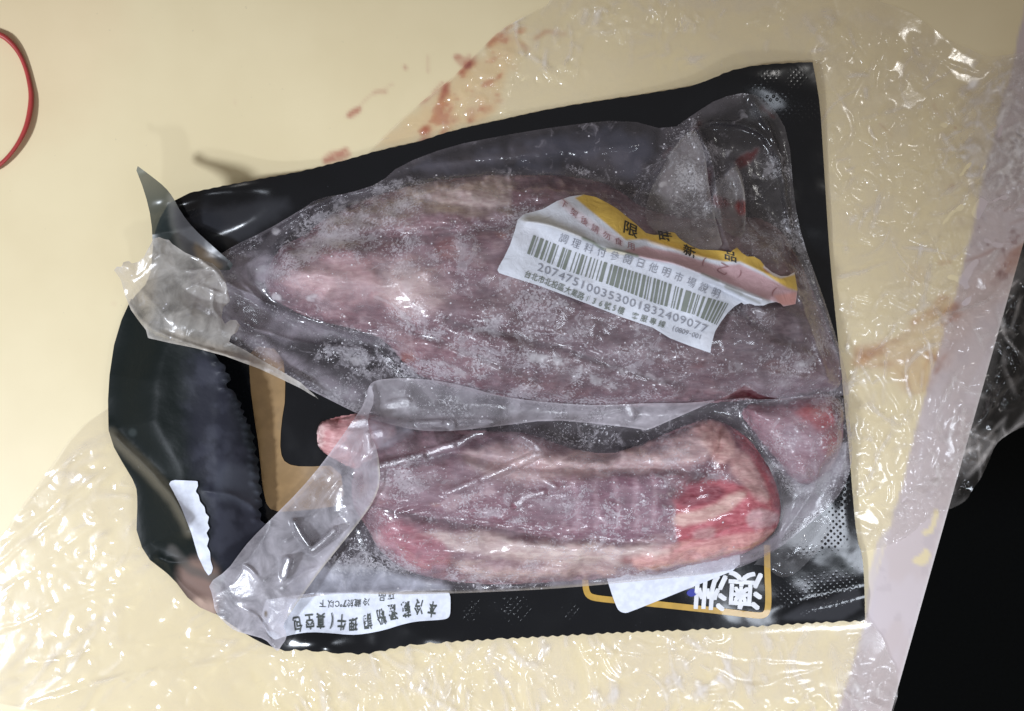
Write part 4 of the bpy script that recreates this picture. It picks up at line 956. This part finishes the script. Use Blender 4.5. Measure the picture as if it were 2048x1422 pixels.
for pth, wd in [([(1418,340),(1424,385),(1420,400)], 7), ([(1440,400),(1460,405)], 8), ([(1474,405),(1480,418)], 7), ([(1388,258),(1402,246)], 6), ([(1524,215),(1545,232)], 6), ([(1325,310),(1342,298)], 3)]:
    mm = mask_line(pth, wd * .8, 5, 9); lay(milk, mm, (.16, .02, .02), .85); lay(haze, mm, .42, .8)
m_film = film_mat('clear_pack_film', .13, .20, 1.0)
def edgeline(R, path, val, wd=1.6):
    lay(R, mask_line(chaikin(path, 1, False), wd, 1.6, 0), val, .8)
hA = haze.copy(); edgeline(hA, [(430,515),(470,490),(530,462),(600,421),(636,396)], .4); edgeline(hA, [(450,710),(520,735),(600,770),(660,800),(720,830)], .62, 4)
fA = sheet('upper_clear_film', FILM_A, zA, m_film, 2.6, pack, {'haze': hA, 'frost': fa, 'milk': milk, 'tint': TA}, sm=1)
zT = zA + 8; crease(zT, [(1340,304),(1388,256),(1410,312),(1430,449)], 8, 18); crease(zT, [(1360,300),(1350,360),(1320,440)], 6, 7, 4); crease(zT, [(1385,300),(1395,380),(1400,460)], 6, 7, 4)
hT = .12 + .24 * fbm(GU, GV, 36, 261, 3); edgeline(hT, [(1410,312),(1420,400),(1434,452),(1448,500)], .6, 1.8); edgeline(hT, [(1471,327),(1487,368),(1491,420),(1488,470)], .62, 1.8)
lay(hT, sstep(1350, 1290, GU + .3 * (GV - 380)), .08)
mT = ones((.44, .41, .38)); lay(mT, mask_poly([(1468,405),(1492,402),(1492,432),(1470,425)], 5, 4), (.50, .06, .04)); lay(mT, mask_poly([(1420,390),(1450,395),(1460,412),(1428,415)], 5, 4), (.36, .05, .04))
T1 = [(1325,335),(1342,303),(1365,275),(1388,256),(1400,280),(1411,312),(1416,360),(1424,405),(1434,452),(1448,500),(1400,505),(1330,480),(1285,440),(1300,380)]
T2 = [(1471,327),(1482,345),(1488,370),(1492,420),(1490,478),(1455,468),(1432,440),(1422,400),(1440,368)]
fT = .3 + .0 * GU; lay(fT, mask_poly([(1340,330),(1400,330),(1430,450),(1330,450)], 10, 8), .85)
m_fold0 = film_mat('creased_clear_film', .2, .30, 1.0)
for T_ in (T1, T2): sheet('film_crease', T_, zT, m_fold0, 2.6, pack, {'haze': hT, 'frost': fT, 'milk': mT, 'tint': TW}, sm=1)
hB = haze.copy(); edgeline(hB, [(560,1196),(760,1189),(1000,1183),(1200,1170),(1400,1151),(1540,1108),(1640,1030)], .55, 2.5)
mB = milk.copy(); lay(mB, mask_poly([(560,1140),(700,1120),(900,1170),(900,1190),(560,1200)], 12, 8), (.52, .52, .60)); lay(hB, mask_poly([(733,830),(790,836),(835,866),(800,880),(760,900),(742,880)], 6, 6), .62); lay(mB, mask_poly([(733,830),(790,836),(835,866),(800,880),(760,900),(742,880)], 8, 6), (.70, .67, .78)); lay(mB, mask_line([(560,1196),(760,1189),(1000,1183),(1200,1170),(1400,1151)], 4, 3), (.62, .55, .48))  # bright lilac patch at the top left is a painted sheen
fB = sheet('lower_clear_film', FILM_B, zB, m_film, 2.6, pack, {'haze': hB, 'frost': fa * .95, 'milk': mB, 'tint': TW}, sm=1)

hBand = .27 + .18 * fbm(GU, GV, 60, 211, 3); lay(hBand, mask_poly([(1300,806),(1400,806),(1290,860),(1180,840)], 12, 4), .55)
edgeline(hBand, BAND[0:10], .6, 1.8); edgeline(hBand, BAND[11:], .7, 2.2); lay(hBand, mask_ell(800, 815, 34, 20, 0, .7, 10), .5)
fBand = .25 + 0 * GU; lay(fBand, mask_poly([(780,780),(900,790),(980,820),(900,850),(780,840)], 16, 16), .72)
milk2 = ones((.64, .60, .65))
m_fold = film_mat('folded_clear_film', .14, .26, 1.0)
sheet('folded_film_edge', BAND, zBand, m_fold, 2.6, pack, {'haze': hBand, 'frost': fBand, 'milk': milk2, 'tint': TW}, sm=1)

hS = .52 + .26 * (fbm(GU, GV, 60, 221, 4) - .5) * 2
lay(hS, mask_poly([(740,770),(700,850),(660,940),(640,910),(700,840)], 6, 2), .40, .7)
lay(hS, mask_poly([(430,1170),(520,1100),(570,1160),(540,1250),(450,1240)], 16, 8), .62, .8)
edgeline(hS, STRIP[1:10], .72, 2.2); edgeline(hS, STRIP[22:30], .8, 2.4); edgeline(hS, STRIP[10:20], .7, 2)
lay(hS, mask_ell(532, 1228, 4, 7), .8); 
milk3 = ones((.68, .65, .71)); lay(milk3, mask_ell(532, 1228, 4, 7), (.2, .15, .1)); lay(milk3, mask_line(STRIP[22:30], 3, 2), (.62, .58, .50))
lay(milk3, mask_poly([(416,1167),(455,1142),(440,1180),(432,1192)], 4, 1), (.75, .75, .80))
sheet('folded_film_strip', STRIP, zS, m_fold, 2.6, pack, {'haze': hS, 'frost': .12 + 0 * GU, 'milk': milk3, 'tint': TW}, sm=1)

hF = .60 + .2 * (fbm(GU, GV, 50, 231, 4) - .5) * 2
lay(hF, mask_poly([(345,500),(425,530),(450,580),(430,640),(360,600)], 14, 10), .50, .7)
edgeline(hF, FLAP_F[0:22], .8, 2); edgeline(hF, FLAP_F[31:], .85, 3); edgeline(hF, FLAP_F[21:32], .75, 1.6)
milk4 = ones((.60, .57, .53)); lay(milk4, mask_poly([(228,540),(300,480),(310,600),(292,660),(250,600)], 20, 10), (.64, .57, .47))
lay(milk4, mask_poly([(296,676),(340,650),(520,720),(600,770),(450,712)], 8, 4), (.66, .60, .52))
sheet('torn_film_flap', FLAP_F, zF, m_fold, 2.4, pack, {'haze': hF, 'frost': .1 + 0 * GU, 'milk': milk4, 'tint': TW}, sm=0)

# small bulge of film in the lower right corner
CO = [(1500,1128),(1560,1096),(1610,1055),(1655,1025),(1665,1050),(1648,1085),(1618,1122),(1590,1148),(1568,1156),(1550,1150),(1535,1132)]
zC = np.maximum(zb, 0) + 20; gz(zC, 1590, 1105, 40, 22, 16, -40); crease(zC, [(1538,1136),(1552,1152),(1572,1156),(1592,1146)], 4, 8); crease(zC, [(1655,1060),(1620,1110)], 5, 8)
zC = np.maximum(zC, zB * 0)
m_film3 = film_mat('clear_corner_film', .10, .5)
sheet('film_corner', CO, zC, m_film3, 2.6, pack, {'haze': .09 + .1 * fbm(GU, GV, 40, 241, 3), 'frost': .1 + 0 * GU, 'milk': ones((.42, .42, .45)), 'tint': TW}, sm=1)

# ------------------------------------------------------------------ barcode label
LBL = [(1035,440),(1030,460),(1020,490),(1008,515),(998,532),(995,540),(998,546),(1010,550),(1080,572),(1160,602),(1246,635),(1305,655),(1339,676),(1380,692),(1421,706),(1422,695),(1424,685),(1430,663),(1441,645),
       (1455,626),(1470,612),(1483,605),(1488,609),(1500,607),(1510,611),(1527,611),(1540,606),(1552,604),(1561,607),(1567,613),(1591,608),(1593,595),(1595,579),(1589,544),(1576,552),(1561,552),(1545,545),(1530,533),
       (1520,520),(1508,513),(1495,513),(1484,506),(1474,495),(1466,500),(1461,505),(1440,501),(1417,500),(1400,499),(1386,494),(1370,485),(1358,476),(1350,466),(1342,464),(1333,466),(1324,469),(1308,470),(1292,466),(1272,448),
       (1252,432),(1235,418),(1217,407),(1192,394),(1167,389),(1140,393),(1114,402),(1086,418),(1064,424),(1048,428)]
lift = sstep(-8, 60, sdf(GU, GV, LBL)) * 0
zlab = blur(zA, 9) + 9
CR = [(1035,441),(1083,445),(1136,463),(1167,477),(1205,496),(1274,513),(1324,522),(1355,529),(1417,554),(1480,585),(1542,604)]
crease(zlab, CR, 12, 26); crease(zlab, [(1167,481),(1205,501),(1274,518),(1340,530)], 5, -7); crease(zlab, [(1400,560),(1450,582),(1500,606)], 5, -8)
crease(zlab, [(1480,522),(1527,544),(1580,566)], 10, 10); crease(zlab, [(1290,480),(1360,500),(1450,525)], 7, 6); gz(zlab, 1570, 580, 30, 24, 16); gz(zlab, 1339, 474, 20, 12, 8); gz(zlab, 1473, 500, 14, 10, 8)
gz(zlab, 1420, 660, 26, 40, 12)
zlab += 1.5 * ridged(GU, GV * 1.4, 30, 251, 3)
zlab = np.maximum(zlab, zA + 2.5)
LCo = ones((.60, .625, .69)); lay(LCo, sstep(.5, .7, fbm(GU, GV, 46, 411, 4)), (.53, .54, .59), .7)
YEL = (.60, .40, .085)
lay(LCo, mask_poly([(1150,396),(1175,384),(1260,425),(1300,458),(1340,455),(1480,480),(1600,530),(1600,583),(1574,577),(1527,545),(1480,523),(1449,523),(1417,517),(1355,498),(1292,478),(1252,480),(1199,436)], 1.5, 0, 0), YEL)
lay(LCo, mask_poly([(1280,470),(1330,478),(1400,505),(1440,512),(1400,515),(1340,498),(1290,480)], 4, 4), (.62, .36, .06), .6)
lay(LCo, mask_poly([(1240,502),(1292,492),(1355,507),(1440,531),(1480,528),(1530,552),(1595,584),(1592,610),(1567,614),(1561,608),(1530,597),(1430,556),(1355,530),(1270,512)], 3, 2, 0), (.48, .30, .32), .95)
lay(LCo, mask_poly([(1548,590),(1595,584),(1592,612),(1560,612)], 4, 2, 0), (.60, .30, .27), .9)
lay(LCo, mask_line([(1125,405),(1150,425),(1190,455),(1240,485)], 8, 5, 3), (.62, .52, .56), .7)
lay(LCo, mask_poly([(1035,442),(1064,426),(1110,440),(1160,465),(1200,490),(1083,446)], 5, 3), (.48, .47, .43), .7)
lay(LCo, mask_line([(1166,476),(1185,484),(1204,497),(1232,500),(1275,512)], 3.2, 1.6, 0), (.19, .21, .17), .95)
lay(LCo, mask_line([(1212,500),(1250,508)], 3, 1.5, 0), (.66, .62, .50), .9)
lay(LCo, mask_line([(1404,548),(1436,561)], 2.6, 1.6, 0), (.28, .28, .27), .9); lay(LCo, mask_line([(1452,572),(1482,588)], 4, 2, 2), (.30, .30, .29), .9); lay(LCo, mask_line([(1486,590),(1520,606)], 2.4, 1.6, 2), (.34, .34, .33), .8)
lay(LCo, mask_ell(1533, 541, 8, 3, 40), (.42, .12, .03), .9)
lay(LCo, mask_line([(1530,534),(1548,548),(1562,553),(1588,546)], 3.4, 1.5), (.66, .62, .66), .9)
k = N('label_paper')
m_lab = k.done(princ(k, Base_Color=k.attr('col', True), Roughness=.42, Specular_IOR_Level=.4, Normal=k.bump(k.noise(170, 5, .62, dist=.8), .55, .0012)))
lab = sheet('barcode_label', LBL, zlab, m_lab, 2.0, pack, {'col': LCo}, sm=0)

m_bar = ink('grey_green_ink', (.17, .19, .165)); m_txt = ink('grey_ink', (.25, .26, .30)); m_blk = ink('black_ink', (.022, .02, .018)); m_rt = ink('faded_red_ink', (.30, .15, .16))
# barcode strips between a top and a bottom curve
def curve_at(pts, s):
    pts = np.array(pts, float); return np.array([np.interp(s, pts[:, 0], pts[:, 1]), np.interp(s, pts[:, 0], pts[:, 2])])
TP = [(0,1067,470),(.2,1139,500),(.42,1230,531),(.65,1317,559),(.85,1398,590),(1,1457,607)]
BT = [(0,1054,507),(.2,1126,539),(.42,1220,570),(.65,1309,606),(.85,1386,629),(1,1433,650)]
bars = "2110 1 0 3110 2110 0110 3110 0 110 2101 3110"
rng = np.random.RandomState(5)
pat = [2.6,1.4,.7,2.3,3.4,2,2.4,1.9,.7,2.2,3.2,1.6,.7,4.4,2.3,1.3,.7,1.2,2.8,3.6,.7,2.4,.7,1.5,2.6,1.5,.7,2.8,1.1,2.2,.7,1.9,.7,2.6,.7,1.9,2.8,3.2,1.6,1.2,3.6,1.1,3.6,1.4,2.4,1.3,2.3,1.2,1.6,1.3,2.6,1.3,2,1.8,
       3,1.6,1.3,1.3,.8,2.4,1.8,1.3,2.6,1.4,1.2,1.3,2.2,1.6,2.6,3.4,.7,1.4,.8,1.9,1.9,2.6,5,1.2,2.4,1.6,.8,.9,.8,2.6,2.2,2.6,3.6,1.3,2.4,1.4,2,1.2,2.2,1.3,1.2,1.1,.8]
tot = sum(pat); V = []; F = []; acc = 0
for i, wv in enumerate(pat):
    if i % 2 == 0:
        s0, s1 = acc / tot, (acc + wv) / tot; n0 = len(V)
        for j in range(9):
            t = j / 8
            for s_ in (s0, s1):
                q = curve_at(TP, s_) * (1 - t) + curve_at(BT, s_) * t
                V.append((q[0], q[1]))
        for j in range(8): a = n0 + 2 * j; F.append((a, a + 2, a + 3, a + 1))
    acc += wv
V = np.array(V); Z = samp(zlab, V[:, 0], V[:, 1]) + 1.3; kk = (HC - Z) / HC * S
link_mesh('barcode', np.stack([(V[:, 0] - CU) * kk, -(V[:, 1] - CV) * kk, Z * S], 1), F, m_bar, lab, None, False)
DG = [(1081,535),(1098,541),(1117,549),(1152,564),(1180,576),(1213,588),(1255,602),(1302,619),(1350,635),(1367,640),(1408,657)]
text_on('printed_digits', '207475100353001832409077', along(DG, 24, 24), zlab, 1.4, m_txt, lab, 1.15, .95, shear=-.12)
AD = [(1056,549),(1117,572),(1180,600),(1242,621)]
text_on('printed_text', '台北市北投區大業路136號5樓', along(AD, 15, 15), zlab, 1.4, m_bar, lab, .95, 1.1, bold=.006)
text_on('printed_text', '客服專線', along([(1270,632),(1324,648)], 4, 15), zlab, 1.4, m_bar, lab, .95, 1.0, bold=.006)
text_on('printed_text', '(0809-001', along([(1347,657),(1400,674)], 9, 15), zlab, 1.4, m_txt, lab, .95, .95)
text_on('printed_text', '調理料付參閱日他明市場說明', along([(1127,477),(1180,498),(1245,516),(1311,536),(1380,563),(1432,586)], 13, 20), zlab, 1.4, m_txt, lab, .95, 1.05, bold=-.004)
text_on('printed_text', '限時新品', [(1262,459,36,26),(1331,473,32,10),(1379,502,30,22),(1461,512,30,18)], zlab, 1.5, m_blk, lab, .95, .72, bold=.012, shear=-.25)
text_on('printed_text', '下架後請勿食用', along([(1128,408),(1165,440),(1215,474),(1262,492)], 7, 19), zlab, 1.4, m_rt, lab, .95, .75, shear=-.3)
text_on('printed_text', '(乙)()', [(1408,523,26,20),(1447,538,30,30),(1480,548,22,20),(1548,583,28,30)], zlab, 1.4, m_rt, lab, .8, .8)
bpy.context.view_layer.update()
adopt(pack)
print('tris', sum(len(o.data.polygons) * 2 for o in sc.objects if o.type == 'MESH'))
